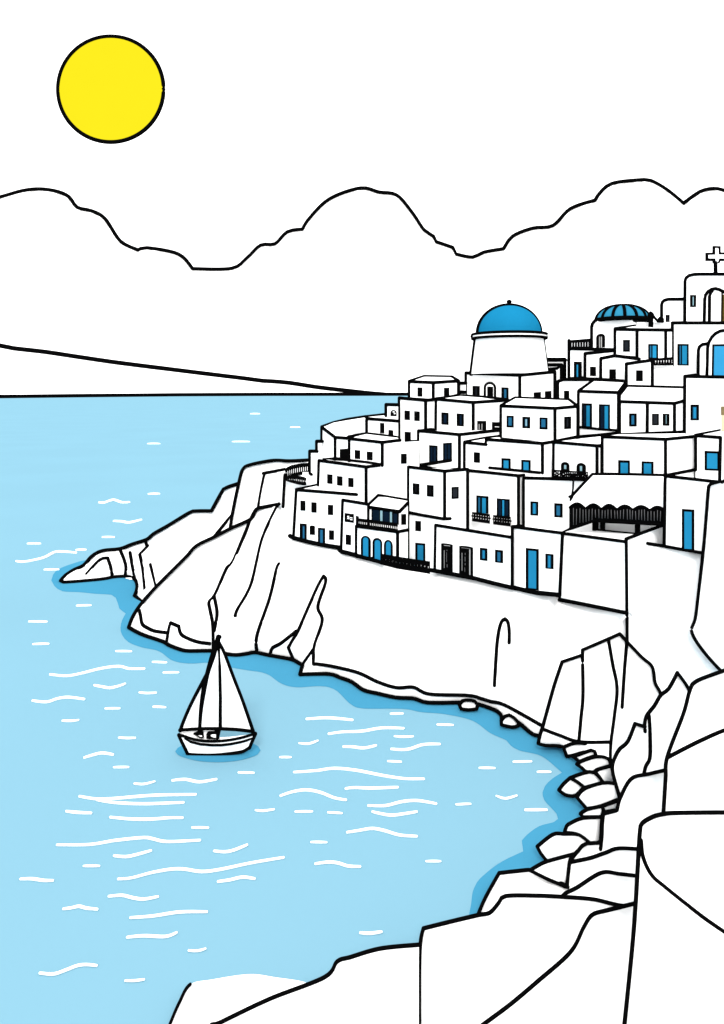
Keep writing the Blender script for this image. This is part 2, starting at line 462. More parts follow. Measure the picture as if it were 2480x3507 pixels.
band = [('J',290,850),('J',210,870),('J',105,910),('J',65,950),('J',52,990),('J',75,1030),('J',130,1065),('J',250,1072),('J',360,1083),('J',470,1090),
 ('J',500,1110),('J',515,1150),('J',525,1185),('J',570,1220),('J',545,1265),('J',533,1320),('J',545,1370),('J',590,1420),('J',680,1455),('J',780,1475),
 ('J',830,1500),('J',880,1540),('J',950,1562),('J',1040,1568),('J',1150,1563),('J',1300,1595),('K',0,905),('K',90,918),('K',150,940),('K',210,985),
 ('K',270,1012),('K',350,1023),('K',480,1015),('K',560,1022),('K',620,1050),('K',670,1100),('K',720,1145),('K',800,1170),('K',1080,1173),('K',1200,1195),
 ('K',1370,1210),('K',1560,1255),('L',0,1240),('L',110,1290),('L',140,1325),('L',200,1360),('L',330,1390),('L',400,1430),('M',497,398),('M',430,440),
 ('M',380,490),('M',362,535),('M',375,590),('M',420,640),('M',460,685),('M',470,720),('M',440,742),('M',340,770),('M',260,825),('M',218,870),
 ('M',228,945),('M',100,1005),('M',0,1060),('P',1100,470),('P',1000,530),('P',900,615),('P',870,660),('P',850,710),('P',840,790),('P',826,885),
 ('P',860,960),('P',930,900),('M',100,1150),('M',300,1060),('M',430,950),('M',620,780),('M',700,600),('M',650,450),('M',640,300),('M',480,190),('M',350,120),
 ('M',200,40),('K',1560,1100),('K',1200,1050),('K',900,1010),('K',760,940),('K',600,890),('K',420,850),('K',330,790),('K',60,740),('J',1460,1440),
 ('J',1200,1440),('J',1000,1440),('J',870,1390),('J',650,1290),('J',705,1170),('J',690,1080),('J',660,900),('J',400,900),('J',330,870)]
def water_patch(pts, z, name):
    raw = [px(*p) + (1.0,) for p in pts]
    c, _ = curve(raw, True, 12)
    q = [P3(u, v, Dw(v, z)) for u, v, _ in c]
    b = MB(SHALLOW_SHADE); t = tessellate_polygon([[Vector((p[0], p[1], 0)) for p in c]])
    b.mesh(q, [tuple(k) for k in t]); return b.build(name, kind='structure')
water_patch(band, .02, 'coastal_water')
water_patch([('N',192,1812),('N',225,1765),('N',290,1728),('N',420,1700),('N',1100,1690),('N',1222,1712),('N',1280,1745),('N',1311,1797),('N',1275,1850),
 ('N',1180,1890),('N',1000,1935),('N',750,1954),('N',500,1938),('N',320,1895),('N',225,1855)], .03, 'boat_shade_on_water')  # boat's shadow and reflection on the sea, painted as a darker blue sheet

# distant hills beyond the sea's far edge
ridge = [('W',-260,742),('W',0,775),('W',30,781),('W',100,789),('W',160,798),('W',240,810),('W',300,818),('W',380,828),('W',460,838),('W',550,849),
         ('A',0,283),('A',90,288),('A',250,302),('A',500,341),('A',750,371),('A',1000,399),('A',1150,412),('A',1245,432)]
c, _ = curve([px(*p) + (7200.0,) for p in ridge], False, 25)
b = MB(ROCKW); top = [P3(*p) for p in c]
lo_f = [Vector((p.x, p.y - min(90, p.z*.5), 0)) for p in top]; lo_b = [Vector((p.x, p.y + 900, 0)) for p in top]; n = len(top)
b.mesh(top + lo_f + lo_b, [(i, i+1, n+i+1, n+i) for i in range(n-1)] + [(i, 2*n+i, 2*n+i+1, i+1) for i in range(n-1)])
b.tube(top, [ir(p.y, 1.4) for p in top]); b.build('hills', kind='structure')

# cloud bank
cl = [(-60,455),(0,442),(50,428),(90,424),(130,430),(155,442),(173,465),(205,473),(235,490),(270,541),(310,561),(330,556),(400,570),(432,603),(520,602),
 (555,578),(585,550),(617,547),(645,520),(680,514),(690,495),(738,447),(808,422),(850,431),(890,438),(925,478),(950,515),(972,530),(977,542),(1015,555),
 (1022,570),(1060,577),(1085,566),(1130,558),(1150,530),(1195,512),(1240,506),(1280,468),(1335,449),(1340,440),(1372,412),(1445,403),(1460,405),(1495,425),(1533,456),(1570,430),(1600,423),(1624,427),(1690,445)]
c, _ = curve([px('W', *p) + (8000.0,) for p in cl], False, 14, 40)
b = MB(CLOUDM); top = [P3(*p) for p in c]; n = len(top); RX = 8
vs, fs = [], []
for j in range(RX + 1):                              # rounded billow: bulges towards the viewer and towards the back
    a = math.pi*j/RX
    for p in top: vs.append(Vector((p.x, p.y - 220*math.sin(a), lerp(p.z, 0, j/RX))))
for j in range(RX):
    for i in range(n - 1): fs.append((j*n+i, (j+1)*n+i, (j+1)*n+i+1, j*n+i+1))
b.mesh(vs, fs, CLOUDM, True)
bk = [Vector((p.x, p.y + 700, 0)) for p in top]
b.mesh(top + bk, [(i, i+1, n+i+1, n+i) for i in range(n-1)], CLOUDM, True)
b.tube(top, [ir(p.y, 1.2) for p in top])
b.build('cloud_bank', label='long billowing white cloud bank with a black scalloped outline above the sea horizon', cat='clouds')

# the sun: a glowing yellow body with a dark rim
SD = 9000.0; su, sv = px('W', 248.5, 200); sc = P3(su, sv, SD); R = 118.5*2480/1624/F*SD
sun_o = thing('sun', sc, 'big round yellow sun with a black rim in the white sky', 'sun')
b = MB(SUNM); vs, fs = [], []
for j in range(13):
    a = math.pi*j/12
    for i in range(72):
        t = 2*math.pi*i/72
        vs.append(sc + Vector((R*math.sin(a)*math.cos(t), -.05*R*math.cos(a), R*math.sin(a)*math.sin(t))))
for j in range(12):
    for i in range(72): fs.append((j*72+i, (j+1)*72+i, (j+1)*72+(i+1) % 72, j*72+(i+1) % 72))
b.mesh(vs, fs, SUNM, True); b.build('disc', sun_o)
b = MB(INK); q = [sc + Vector((R*math.cos(2*math.pi*i/96), 0, R*math.sin(2*math.pi*i/96))) for i in range(97)]
b.tube(q, [ir(SD, 1.25)]*97, joints=False); b.build('rim', sun_o)

# ================================================================== cliffs and hillside
b = MB(ROCKW); g = []
for r in (1.2, 1.6, 2, 3.5, 5, 7, 9, 11, 13):
    left = interp([(0, 1030), (1, 1050), (2, 1110), (3.5, 1240), (5, 1330), (7, 1380), (9, 1440), (11, 1640), (13, 1980)], r); rw = []
    for k in range(13):
        u = lerp(left, 2700, k/12); D = Df(u) + r*ROW + 1.2; rw.append(Vector(((u - CX)/F*D, D, 6.5 + 1.7*max(r, 0))))
    g.append(rw)
vs = [p for rw in g for p in rw]
b.mesh(vs, [(j*13+i, j*13+i+1, (j+1)*13+i+1, (j+1)*13+i) for j in range(8) for i in range(12)], None, True)
b.mesh(g[-1] + [p + Vector((0, 18, -28)) for p in g[-1]], [(i, i+1, 14+i, 13+i) for i in range(12)])
lf = [rw[0] for rw in g]; b.mesh(lf + [Vector((p.x, p.y + 3, 0)) for p in lf], [(i, i+1, 10+i, 9+i) for i in range(8)])
b.build('hillside', kind='structure')

rock('headland', 'J', [(690,1148,111.5),(630,1095,'w'),(645,1060,'w'),(650,1030,'w'),(640,990,'w'),(620,972,'w'),(560,963,'w'),(480,968,'w'),(420,980,'w'),(300,992,'w'),
 (140,1003,'w'),(117,992,'w'),(150,955,125.5),(210,915,127),(275,885,128.5),(330,825,130),(375,795,131),(430,780,131),(530,770,131),(610,740,131),(715,705,130),
 (760,668,129),(870,605,128),(1010,520,126),(1060,508,125),(1165,507,123),(1250,355,121),(1275,342,120),(1365,312,119),
 (1400,500,117),(1320,640,115),(1200,720,113),(1000,850,112),(800,1040,111)], kind='structure', ink=29, th=8, k=1.05, strokes=[
 [(298,945),(390,848),(445,835),(465,900),(475,965)], [(530,775),(570,885),(565,960)], [(600,797),(620,910),(642,1000)],
 [(710,722),(715,745),(725,752),(668,810),(690,920),(703,1050)], [(742,880),(782,1032)], [(1180,692),(1280,570),(1315,530)]])
rock('tall_cliff', 'J', [(1295,632,112),(1310,530,112),(1355,315,113),(1385,215,114),(1440,185,114),(1560,160,113),(1624,155,112),('A',250,1024,110.5),('A',430,1016,109),
 ('A',470,1100,106),('F',250,640,105.5),('F',150,665,108),(1500,560,110),(1350,650,111)], kind='structure', ink=9, th=5, k=1.0, strokes=[
 [(1490,490),(1510,370),(1535,245),(1624,230),('F',5,328),('F',205,291)]])
rock('cliff', 'L', [(335,1258,'w'),(300,1250,'w'),(270,1230,'w'),(200,1170,'w'),(140,1140,'w'),(80,1150,'w'),(75,1118,'w'),(50,1090,'w'),('K',1685,1168,'w'),('K',1600,1140,'w'),
 ('K',1530,1128,'w'),('K',1470,1128,'w'),('K',1250,1128,'w'),('K',1150,1100,'w'),('K',1030,1093,'w'),('K',900,1065,'w'),('K',800,1040,'w'),('K',720,985,'w'),('K',640,955,'w'),
 ('K',560,930,'w'),('K',360,932,'w'),('K',377,868,'w'),('K',320,835,'w'),('K',290,825,'w'),('K',150,800,'w'),('K',50,780,'w'),('J',1420,1498,'w'),('J',1340,1508,'w'),
 ('J',1265,1500,'w'),('J',1180,1480,'w'),('J',1010,1480,'w'),('J',950,1470,'w'),('J',870,1440,'w'),('J',840,1420,'w'),('J',770,1395,'w'),('J',700,1372,'w'),('J',640,1345,'w'),
 ('J',590,1316,'w'),('J',620,1240,100),('J',680,1150,101.5),('J',780,1035,103),('J',980,835,105),('J',1060,750,106),('J',1180,690,107),('J',1300,628,108),('J',1440,562,108.5),
 ('J',1475,497,108.5),('J',1540,478,108),('J',1624,463,107),('F',150,612,104),
 ('F',215,640,103),('F',290,880,99.25),('F',400,950,97.75),('F',715,1008,94.85),('F',740,1035,93.65),('F',870,1075,92.15),('F',1090,1140,89.15),('F',1540,1230,86.35),('G',250,1218,84.85),('G',620,1292,80.25),
 ('G',960,1376,76.2),('G',1150,1416,74.4),('G',1395,1446,72.0),('H',105,1484,73.45),('H',340,1532,71.15),('H',720,1608,66.95),('L',1000,420,69.5),('L',1000,700,69.5),('L',700,1150,68.5),
 ('L',400,1232,67.5)], kind='structure', ink=50, th=4, k=1.1, strokes=[
 ['J',(665,1200),(675,1245),(685,1295),(720,1320),(770,1342),(860,1355)], ['J',(855,1425),(870,1330),(882,1285),(940,1310),(960,1370),(1060,1415),(1155,1430)],
 ['J',(1475,497),(1440,562),(1320,850),(1270,910),(1190,1090),(1150,1140),(1155,1190),(1175,1300),(1180,1470)], ['J',(1185,1100),(1205,1220),(1186,1340)],
 ['J',(1618,485),(1520,700),(1440,1020),(1340,1205),(1333,1240)], ['K',(215,165),(195,210),(150,400),(62,660),(60,775)],
 ['K',(155,795),(168,750),(230,715),(335,632)],
 ['K',(318,832),(280,745),(345,635),(400,510),(480,330),(525,250),(540,290),(485,460),(515,560),(460,740),(455,860),(570,875),(760,920),(900,985),(1030,1025),(1150,1023),
  (1260,1070),(1530,1080),(1624,1103),('L',0,1020),('L',110,1050),('L',360,1190)], ['K',(365,925),(380,865),(457,755)],
 ['L',(28,908),(40,700),(48,600),(60,520),(72,480),(86,455),(102,446),(117,458),(127,492),(132,545),(130,612)]])
rock('terrace', 'F', [(207,330),(330,318),(447,318),(512,345),(522,440),(318,478),(318,890),(268,890),(170,645),(190,640),(200,400)], 'round white lookout terrace at the end of the town above the cliff',
 'terrace', ink=0, Db=101.6, Dt=102.6, th=2, m=WHITE, strokes=[[(205,340),(200,400),(188,637)], [(447,335),(510,348)]])
rock('retaining_wall', 'L', [(948,-95,68.3),(965,-92,68.2),(1150,-68,67.6),(1290,-48,67.2),(1478,-16,66.8),(1500,0,66.8),(1440,560,66.5),(1625,815,66),(1500,1000,66.6),(1200,1050,67.4),(960,720,68.2),(947,400,68.3)],
 'tall blank white rock wall below the tall blue door', 'rock wall', ink=0, th=2, strokes=[[(948,60),(943,200),(948,380),(951,600)], [('H',748,960),('H',900,975),('H',1240,1033),('H',1425,1062)]])
rock('rock_wall', 'H', [(1640,388,64.6),(1590,402,64.6),(1500,427,64.6),(1482,447,64.6),(1455,780,65),(1430,1060,65.5),(1365,1630,65.6),('L',1410,565,65.6),('L',1620,822,65.3),('L',1800,900,65),('L',1800,-700,64.6)],
 'white cliff edge at the right border with a notch halfway down', 'rock wall', ink=9, th=2)

# ================================================================== foreground rocks
FG = 'bare white rocks of the near shore'
rock('crag', 'L', [(502,1335),(380,1326),(332,1312),(348,1240),(365,1190),(440,920),(498,745),(640,697),(640,662),(820,585),(900,550),(945,600),(1050,710),(1125,780),(1145,890),(1183,968),
 (1200,1100),(1000,1300),(900,1420),(840,1480),(830,1490),(700,1440),(600,1400)], 'tall stepped white crag rising from the water with three upright faces', 'crag', FG, ink=16, Db=64.5, Dt=66.4, k=1.05, strokes=[
 [(365,1212),(480,1255),(618,1300),(835,1302)], [(640,697),(643,980),(630,1130),(615,1298)], [(820,590),(850,760),(880,930),(860,1130),(835,1320),(832,1462)], [(948,612),(930,830),(915,1060)]])
rock('crag', 'L', [(905,1690),(870,1590),(848,1472),(890,1362),(955,1298),(1005,1175),(1070,1195),(1085,1122),(1140,1050),(1185,975),(1240,930),(1300,820),(1385,950),(1400,1100),(1300,1500),(1200,1620),(950,1720)],
 'pointed white crag with a hooked notch behind the shore boulders', 'crag', FG, ink=13, Db=57, Dt=61, k=1.1, strokes=[[(1075,1195),(1075,1228)], [(1103,1118),(1110,1260),(1108,1412),(1080,1470),(1068,1522)]])
rock('rock', 'L', [(1200,1840),(1218,1560),(1230,1405),(1340,1110),(1385,950),(1430,880),(1610,810),(1700,775),(1760,1300),(1700,1840)], 'large leaning white rock at the right border split by one slanting crack',
 'rock', FG, ink=8, Db=47, Dt=53, k=1.15, strokes=[[(1240,1405),(1420,1312),(1600,1230),(1690,1205)]])
rock('rock', 'M', [(545,1022),(640,905),(690,890),(755,885),(772,865),(778,760),(785,685),(880,660),(905,570),(980,440),(1100,408),(1230,378),(1250,960),(890,965),(600,1045)],
 'upright white rock face with a stepped left edge right of the boulders', 'rock', FG, ink=12, Db=49.4, Dt=53, k=1.1, strokes=[[(772,865),(766,932)]])
rock('rock', 'M', [(534,1192),(550,1022),(600,1012),(700,990),(800,955),(890,925),(1060,932),(1060,1165),(770,1155),(560,1260)], 'wide white ledge just above the pentagonal one, beside the wedge boulder', 'rock', FG, ink=7, Db=46.6, Dt=49, k=1.1)
rock('rock', 'M', [(500,1258),(525,1235),(600,1198),(770,1095),(900,1103),(1060,1122),(1060,1345),(925,1345),(720,1300)], 'low pentagonal white ledge with a sloping left side', 'rock', FG, ink=6, Db=44.2, Dt=46.3, k=1.1)
rock('rock', 'P', [(885,872),(940,745),(1035,575),(1150,562),(1240,553),(1260,557),(1380,612),(1512,672),(1560,770),(1300,790),(1100,790),(980,890)],
 'narrow white rock strip at the waterline with a sharp left slope', 'rock', FG, ink=8, Db=45.8, Dt=48, k=1.1)
rock('rock', 'P', [(480,1950),(480,1300),(488,1060),(508,960),(700,912),(885,868),(970,850),(1030,785),(1080,735),(1300,732),(1500,742),('M',720,1280),('M',925,1325),('M',1060,1300),('M',1060,1700),('M',1000,2300)],
 'broad flat white slab in the foreground between the low ledge and the sheer block', 'rock', FG, ink=14, Db=32, Dt=42.5, k=1.15)
rock('rock', 'P', [(740,1770),(930,1624),(1110,1490),(1300,1330),(1530,1125),(1624,950),(1682,866),(1780,835),(1899,806),(1979,786),(2040,775),(2030,1000),(2030,1950),(740,1950)],
 'white slab running diagonally to the bottom edge, lowest of the near slabs', 'rock', FG, ink=11, Db=31, Dt=41, k=1.15)
rock('rock', 'M', [(920,2260),(985,1624),(1010,1300),(1030,950),(1040,800),(1055,750),(1130,705),(1210,685),(1300,678),(1640,675),(1720,680),(1740,1400),(1700,2260)],
 'huge round shouldered white rock in the lower right corner with a curved crack', 'rock', FG, ink=10, Db=30, Dt=41.5, k=1.25, strokes=[[(1047,870),(1060,980),(1120,1110),(1220,1200),(1370,1320),(1500,1420),(1660,1530)]])
rock('rock', 'O', [(430,1660),(520,1612),(860,1450),(1240,1300),(1330,1190),('P',0,1160),('P',210,1100),('P',482,1073),('P',476,1150),('P',476,1950),('O',300,1950)],
 'white shelf sloping down to the sea at the bottom edge', 'rock', FG, ink=8, Db=30, Dt=38.2, k=1.15)
rock('rock', 'O', [(120,1740),(165,1630),(230,1480),(308,1350),(460,1315),(720,1278),(900,1300),(1110,1335),(1220,1400),(1220,1950),(80,1950)],
 'low white rock at the bottom edge whose top has no outline', 'rock', FG, ink=4, Db=34, Dt=39.6, k=1.0)

BG = 'white boulders along the waterline'
for lab, reg, pts in [
 ('rounded little white stone lying off the long beach ledge', 'K', [(1468,1145),(1490,1118),(1530,1112),(1575,1120),(1598,1145),(1588,1174),(1530,1180),(1482,1173)]),
 ('pointed little white stone on the shore nearer the stepped crag', 'L', [(75,1152),(95,1127),(130,1115),(165,1135),(200,1175),(190,1190),(150,1198),(77,1183)]),
 ('flat white boulder topmost of the pile, touching the crag foot', 'M', [(508,222),(560,200),(615,192),(685,205),(710,240),(640,258),(570,280),(530,285)]),
 ('thin white boulder slice wedged under the topmost boulder', 'M', [(575,287),(700,243),(725,252),(735,280),(680,297),(620,322)]),
 ('long white boulder with a hooked left tip near the pile top', 'M', [(600,340),(625,322),(720,290),(790,290),(828,310),(837,350),(740,378),(720,395),(660,390),(635,365)]),
 ('square white boulder tucked against the pointed crag foot', 'M', [(725,390),(750,375),(840,352),(872,472),(785,470),(755,425)]),
 ('four sided white boulder above the large pentagonal one', 'M', [(552,436),(620,410),(690,393),(722,398),(755,430),(785,466),(655,503),(600,460)]),
 ('diamond shaped white boulder jutting farthest into the bay', 'M', [(475,520),(510,475),(552,437),(590,455),(650,500),(600,553),(575,562),(520,552)]),
 ('large pentagonal white boulder in the middle of the pile', 'M', [(600,568),(655,510),(780,470),(870,475),(900,580),(770,630),(670,650),(635,610)]),
 ('small triangular white boulder under the large pentagonal one', 'M', [(625,685),(670,655),(775,632),(785,660),(775,706),(645,708)]),
 ('smallest white boulder sliver at the foot of the upright face', 'M', [(775,632),(895,590),(880,658),(795,672)]),
 ('humped white boulder with an arched left shoulder', 'M', [(515,815),(530,770),(560,748),(640,715),(775,708),(766,878),(755,885),(700,890),(612,830)]),
 ('hexagonal white boulder at the water below the humped one', 'M', [(325,912),(435,828),(515,825),(612,830),(690,886),(640,905),(575,970),(395,1015),(350,960)]),
 ('triangular wedge of white boulder lowest of the pile', 'M', [(275,1078),(330,1045),(395,1015),(580,965),(550,1020),(532,1194),(400,1140)])]:
    rock('boulder', reg, pts, lab, 'boulder', BG, th=.8, k=1.05)
# ================================================================== the town
# ---- front row, left to right
h = House('two storey white house leftmost of the row along the cliff top with two doors', 'F', 0, [(312, 480, 908, 0.8, 287), (870, 524, 1045, .3)], vink=[True, False],
  back=[(960, 470, 6), (525, 434, 6)], roofink=[[(312, 478, .8), (525, 434, 6)]])
h.line(0, [(252, 908), (285, 925), (400, 958), (560, 992), (722, 1018)], 1.35)
for r in [(352,583,392,672),(453,598,496,690),(606,622,649,712),(617,858,657,942)]: h.win(0, *r)
h.win(0, 438, 813, 480, 896, arch=.35)
h.win(0, 345, 795, 404, 945, [(366, 808, 390, 938, 'N'), (372, 820, 386, 930, 'M', 0, 1)], name='door'); h.win(0, 514, 835, 575, 980, [(526, 848, 560, 975, 'N'), (533, 852, 556, 972, 'M', 0, 1)], name='door')
h.done()

h = House('narrow white house beside the balcony house with a small squared window above a plain one', 'F', -.3, [(742, 575, 1042, 0, 728), (965, 612, 1090, -.4)], vink=[True, False])
h.line(0, [(712, 1038), (735, 1055), (800, 1070), (868, 1088)], 1.4)
h.win(0, 762, 698, 841, 784, [(785, 722, 800, 738, 'W'), (806, 735, 832, 745, 'W'), (784, 742, 804, 752, 'W'), (810, 752, 832, 762, 'W')]); h.win(0, 772, 897, 815, 990)
h.done()

h = House('white house with an arcade of three blue arches under a railed balcony', 'F', -.3, [(868, 818, 1092, -.6), (1250, 870, 1115, -2.2), (1345, 852, 1125, 0)], vink=[True, True, False], tink=[True, True])
h.line(0, [(868, 1090), (980, 1118), (1100, 1150)], 1.3)
h.win(0, 912, 905, 998, 1112, [(930, 920, 978, 1105, 'B', .9)], arch=1, name='door', parch=1)
h.win(0, 1020, 925, 1104, 1138, [(1038, 944, 1090, 1132, 'B', .9)], arch=1, name='door')
h.win(0, 1126, 943, 1202, 1090, [(1143, 958, 1186, 1085, 'B', 1.3)], arch=1.3, name='door')
u = House('', 'F', .2, [(980, 640, 812, .2), (1268, 682, 868, -1.2), (1345, 602, 850, .8)], parent=h.o, back=[(1345, 578, 2.2), (1072, 532, 2.2)], vink=[True, False, False],
  roofink=[[(980, 640, .2), (968, 632, .3), (1072, 532, 2.1), (1345, 578, 2.1)]])
u.win(0, 1012, 650, 1086, 778, [(1018, 664, 1080, 776, 'N')]); u.win(0, 1087, 664, 1112, 782, [(1089, 668, 1110, 780, 'L')], frame='L'); u.win(0, 1112, 668, 1176, 786, [(1117, 680, 1171, 784, 'N')])
u.win(0, 1178, 674, 1200, 790, [(1180, 680, 1198, 788, 'L')], frame='L'); u.win(0, 1200, 682, 1258, 800, [(1212, 700, 1246, 790, 'N')])
u.win(1, 1288, 708, 1327, 802, sl=-.05)
u.done()
rail(h.o, 'F', [(862, 720, 820, Df(1220) - 2.1), (892, 728, 820, Df(1230) - 2.1)], 1, name='post', ft=.5, fb=.5)
rail(h.o, 'F', [(866, 742, 816, Df(1220) - 2.3), (1254, 790, 872, Df(1360) - 3.4)], 22, gap=.3, ft=.4, fb=.32)
h.done()

h = House('tall white corner house with a blue door behind the long black terrace fence', 'G', 0, [(-2, 268, 1140, 2.4), (333, 307, 1260, .4), (546, 290, 870, 2.6)], vink=[True, (307, 748), (290, 845)])
h.line(0, [(2, 692), (120, 715), (320, 750)], 1); h.line(1, [(333, 750), (385, 747)], 1)
for r in [(40,422,95,523),(171,437,227,543)]: h.win(0, *r, [((r[0]+r[2])/2 - 3, r[1] + 18, (r[0]+r[2])/2 + 2, r[3] - 22, 'G')])
h.win(1, 400, 454, 461, 562, [(410, 468, 450, 550, 'G')]); h.win(0, 64, 770, 110, 862)
h.win(0, 64, 974, 150, 1148, [(82, 992, 134, 1145, 'B')], name='door'); h.done()

rail(None, 'F', [(1090, 1072, 1172, Df(1300) - 4.6), (1250, 1100, 1214, Df(1360) - 5.2), (1552, 1146, 1262, Df(1474) - 5.8)], 14, name='fence', label='long black terrace fence in front of the tall blue door and third blue arch',
     cat='fence', gap=.14, ft=.4, fb=.44)

h = House('low white house with two dark shuttered doors and two small blue windows', 'G', -.5, [(250, 808, 1228, 0, 244), (960, 922, 1388, -1.5)], vink=[True, (822, 1386)])
h.line(0, [(205, 1225), (250, 1232), (420, 1265), (620, 1303), (800, 1350), (960, 1388)], 1.3)
h.win(0, 303, 975, 404, 1250, [(326, 992, 384, 1004, 'P'), (327, 1040, 331, 1205, 'P'), (349, 1060, 353, 1150, 'S'), (351, 1037, 358, 1046, 'S'), (353, 1170, 359, 1200, 'S')], name='door', arch=.15)
h.win(0, 471, 997, 593, 1285, [(488, 1016, 572, 1028, 'P'), (561, 1032, 572, 1270, 'P'), (492, 1065, 496, 1230, 'P'), (521, 1065, 526, 1085, 'S'), (520, 1100, 525, 1145, 'S'), (521, 1160, 526, 1180, 'S'), (518, 1200, 522, 1240, 'S')], name='door', arch=.15)
h.win(0, 662, 1019, 726, 1137, [(680, 1040, 707, 1120, 'M'), (690, 1042, 703, 1116, 'B', 0, 1)]); h.win(0, 803, 1037, 871, 1158, [(822, 1057, 850, 1145, 'M')]); h.done()

h = House('white house with a very tall narrow blue door beside one slim blue window', 'G', -1.0, [(962, 822, 1388, 0), (1426, 882, 1460, -.6, 1400)], vink=[True, True],
  roofink=[[(962, 822, 0), (1040, 816, 1.6)]])
h.line(0, [(958, 1384), (1060, 1408), (1180, 1434), (1395, 1455)], 1.4)
h.win(0, 1088, 1022, 1202, 1412, [(1110, 1043, 1182, 1397, 'B')], name='door'); h.win(0, 1270, 1074, 1339, 1216, [(1288, 1090, 1318, 1205, 'M'), (1295, 1092, 1312, 1200, 'B', 0, 1)]); h.done()

t = House('blank white terrace block with a parapet below the scalloped awning', 'H', 0, [(122, 883, 1500, -.8, 102), (718, 962, 1645, -2.2, 724), (1068, 808, 1010, 1.5)], cat='terrace', name='terrace_block',
  back=[(1062, 806, 1.6), (800, 893, 0), (420, 858, 1.5), (420, 772, 3)], roofink=[[(718, 955, -2.2), (715, 935, -2.1), (1062, 806, 1.5)], [(122, 883, -.8), (210, 840, 1), (415, 770, 3.4)], [(290, 887, .4), (415, 855, 2.2), (810, 894, .8)]],
  vink=[True, True, False], tink=[True, False])
t.line(0, [(96, 1498), (200, 1518), (340, 1545), (720, 1622)], 1.2)
t.done()

# the house behind the terrace: slanting canopy with a scalloped black valance on posts
h = House('white canopied house whose slanting roof ends in a scalloped black valance', 'H', .6, [(300, 345, 885, 3.2), (1078, 350, 900, 2.4)], vink=[False, True], tink=[False, False])
aD = lambda x: Df(px('H', x, 0)[0])
def hp(x, y, d): u_, v_ = px('H', x, y); return P3(u_, v_, Df(u_) + d)
cb = MB(WHITE)
topc = [(408, 337, 2.6), (1078, 348, 2.0)]; sc_ = []
for a_, pk, b_, yv0, yv1, yp in [(195, 265, 340, 645, 660, 608), (340, 412, 488, 660, 664, 617), (488, 562, 632, 664, 668, 622), (632, 710, 778, 668, 672, 629), (778, 855, 935, 672, 677, 634), (935, 1008, 1068, 677, 668, 640)]:
    for j in range(8):
        t_ = j/8; y_ = lerp(yv0, yv1, t_) - (lerp(yv0, yv1, .5) - yp)*math.sin(math.pi*t_)**1.0
        sc_.append((lerp(a_, b_, t_), y_))
sc_.append((1068, 668))
low = [hp(x, y, -.6 if x > 415 else lerp(-1.1, -.6, (x - 195)/220)) for x, y in sc_]
upp = [hp(*topc[0]), hp(*topc[1])]
n_ = len(low)
ups = [hp(lerp(210, 1078, i/(n_-1)), 555 - 5*i/(n_-1), -.5) for i in range(n_)]
cres = [upp[0].lerp(upp[1], i/(n_-1)) for i in range(n_)]
cb.mesh(cres + ups + low, [(i, i+1, n_+i+1, n_+i) for i in range(n_-1)] + [(n_+i, n_+i+1, 2*n_+i+1, 2*n_+i) for i in range(n_-1)])
cb.tube([hp(1078, 348, 2.0), hp(405, 337, 2.6), hp(205, 545, -.5)], [ir(70)]*3)
cb.tube([hp(228, 385, 1), hp(224, 470, .5), hp(212, 545, -.5)], [ir(70, .6)]*3); cb.tube([hp(190, 545, -.7), hp(212, 540, -.6), hp(198, 580, -.8)], [ir(70, .8), ir(70, 1.1), ir(70, .5)])
cb.tube([hp(1078, 352, -.9), hp(1074, 690, -1.0), hp(1070, 998, -1.0)], [ir(66)]*3)
cb.build('canopy', h.o)
vb = MB(INK)
bot = [hp(x, lerp(842, 768, max(0, min(1, (x - 200)/215))) if x < 415 else lerp(768, 802, (x - 415)/650), -.6 if x > 415 else lerp(-1.1, -.6, (x - 195)/220)) for x, y in sc_]
bk = Vector((0, .25, 0))
vb.mesh(low + bot, [(i, i+1, n_+i+1, n_+i) for i in range(n_-1)]); vb.mesh([p + bk for p in low + bot], [(n_+i, n_+i+1, i+1, i) for i in range(n_-1)])
vb.tube(low, [ir(70, .9)]*n_); vb.tube(bot, [ir(70, .9)]*n_)
val = vb.build('valance', h.o)
random.seed(3)
x = 228
while x < 1050:
    yl = 648 if x > 415 else 655
    yb_ = (lerp(815, 765, (x - 200)/215) if x < 415 else lerp(742, 775, (x - 415)/650)); yt_ = lerp(645, 672, x/1060) + random.uniform(-4, 16)
    sb = MB(BLU['S']); d_ = -.75 if x > 415 else lerp(-1.25, -.75, (x - 195)/220)
    sb.tube([hp(x, yt_, d_), hp(x + random.uniform(-3, 3), yb_ - random.uniform(0, 10), d_)], [ir(70, .17)]*2, sb.mats[0]); sb.build('streak', val); x += random.uniform(24, 33)
for x0, x1, y0, y1 in [(410, 441, 770, 862), (486, 523, 772, 862), (807, 849, 785, 895)]:
    pb = MB(INK); q = [hp(x0, y0, .4), hp(x1, y0, .4), hp(x1, y1, .4), hp(x0, y1, .4)]; q2 = [p + Vector((0, .3, 0)) for p in q]
    pb.mesh(q + q2, [(0,1,2,3),(7,6,5,4),(0,4,5,1),(1,5,6,2),(2,6,7,3),(3,7,4,0)]); pb.build('post', h.o)
h.done()

h = House('white house at the right border with a tall tapering blue door', 'H', 0, [(1078, 352, 1002, -.2, 1068), (1562, 406, 1075, -1, 1430)], vink=[True, False], tink=[True])
h.line(0, [(1062, 1001), (1240, 1034), (1428, 1066)])
h.win(0, 1237, 660, 1346, 1040, [(1256, 682, 1324, 1030, 'B')], name='door', sl=.08); h.done()

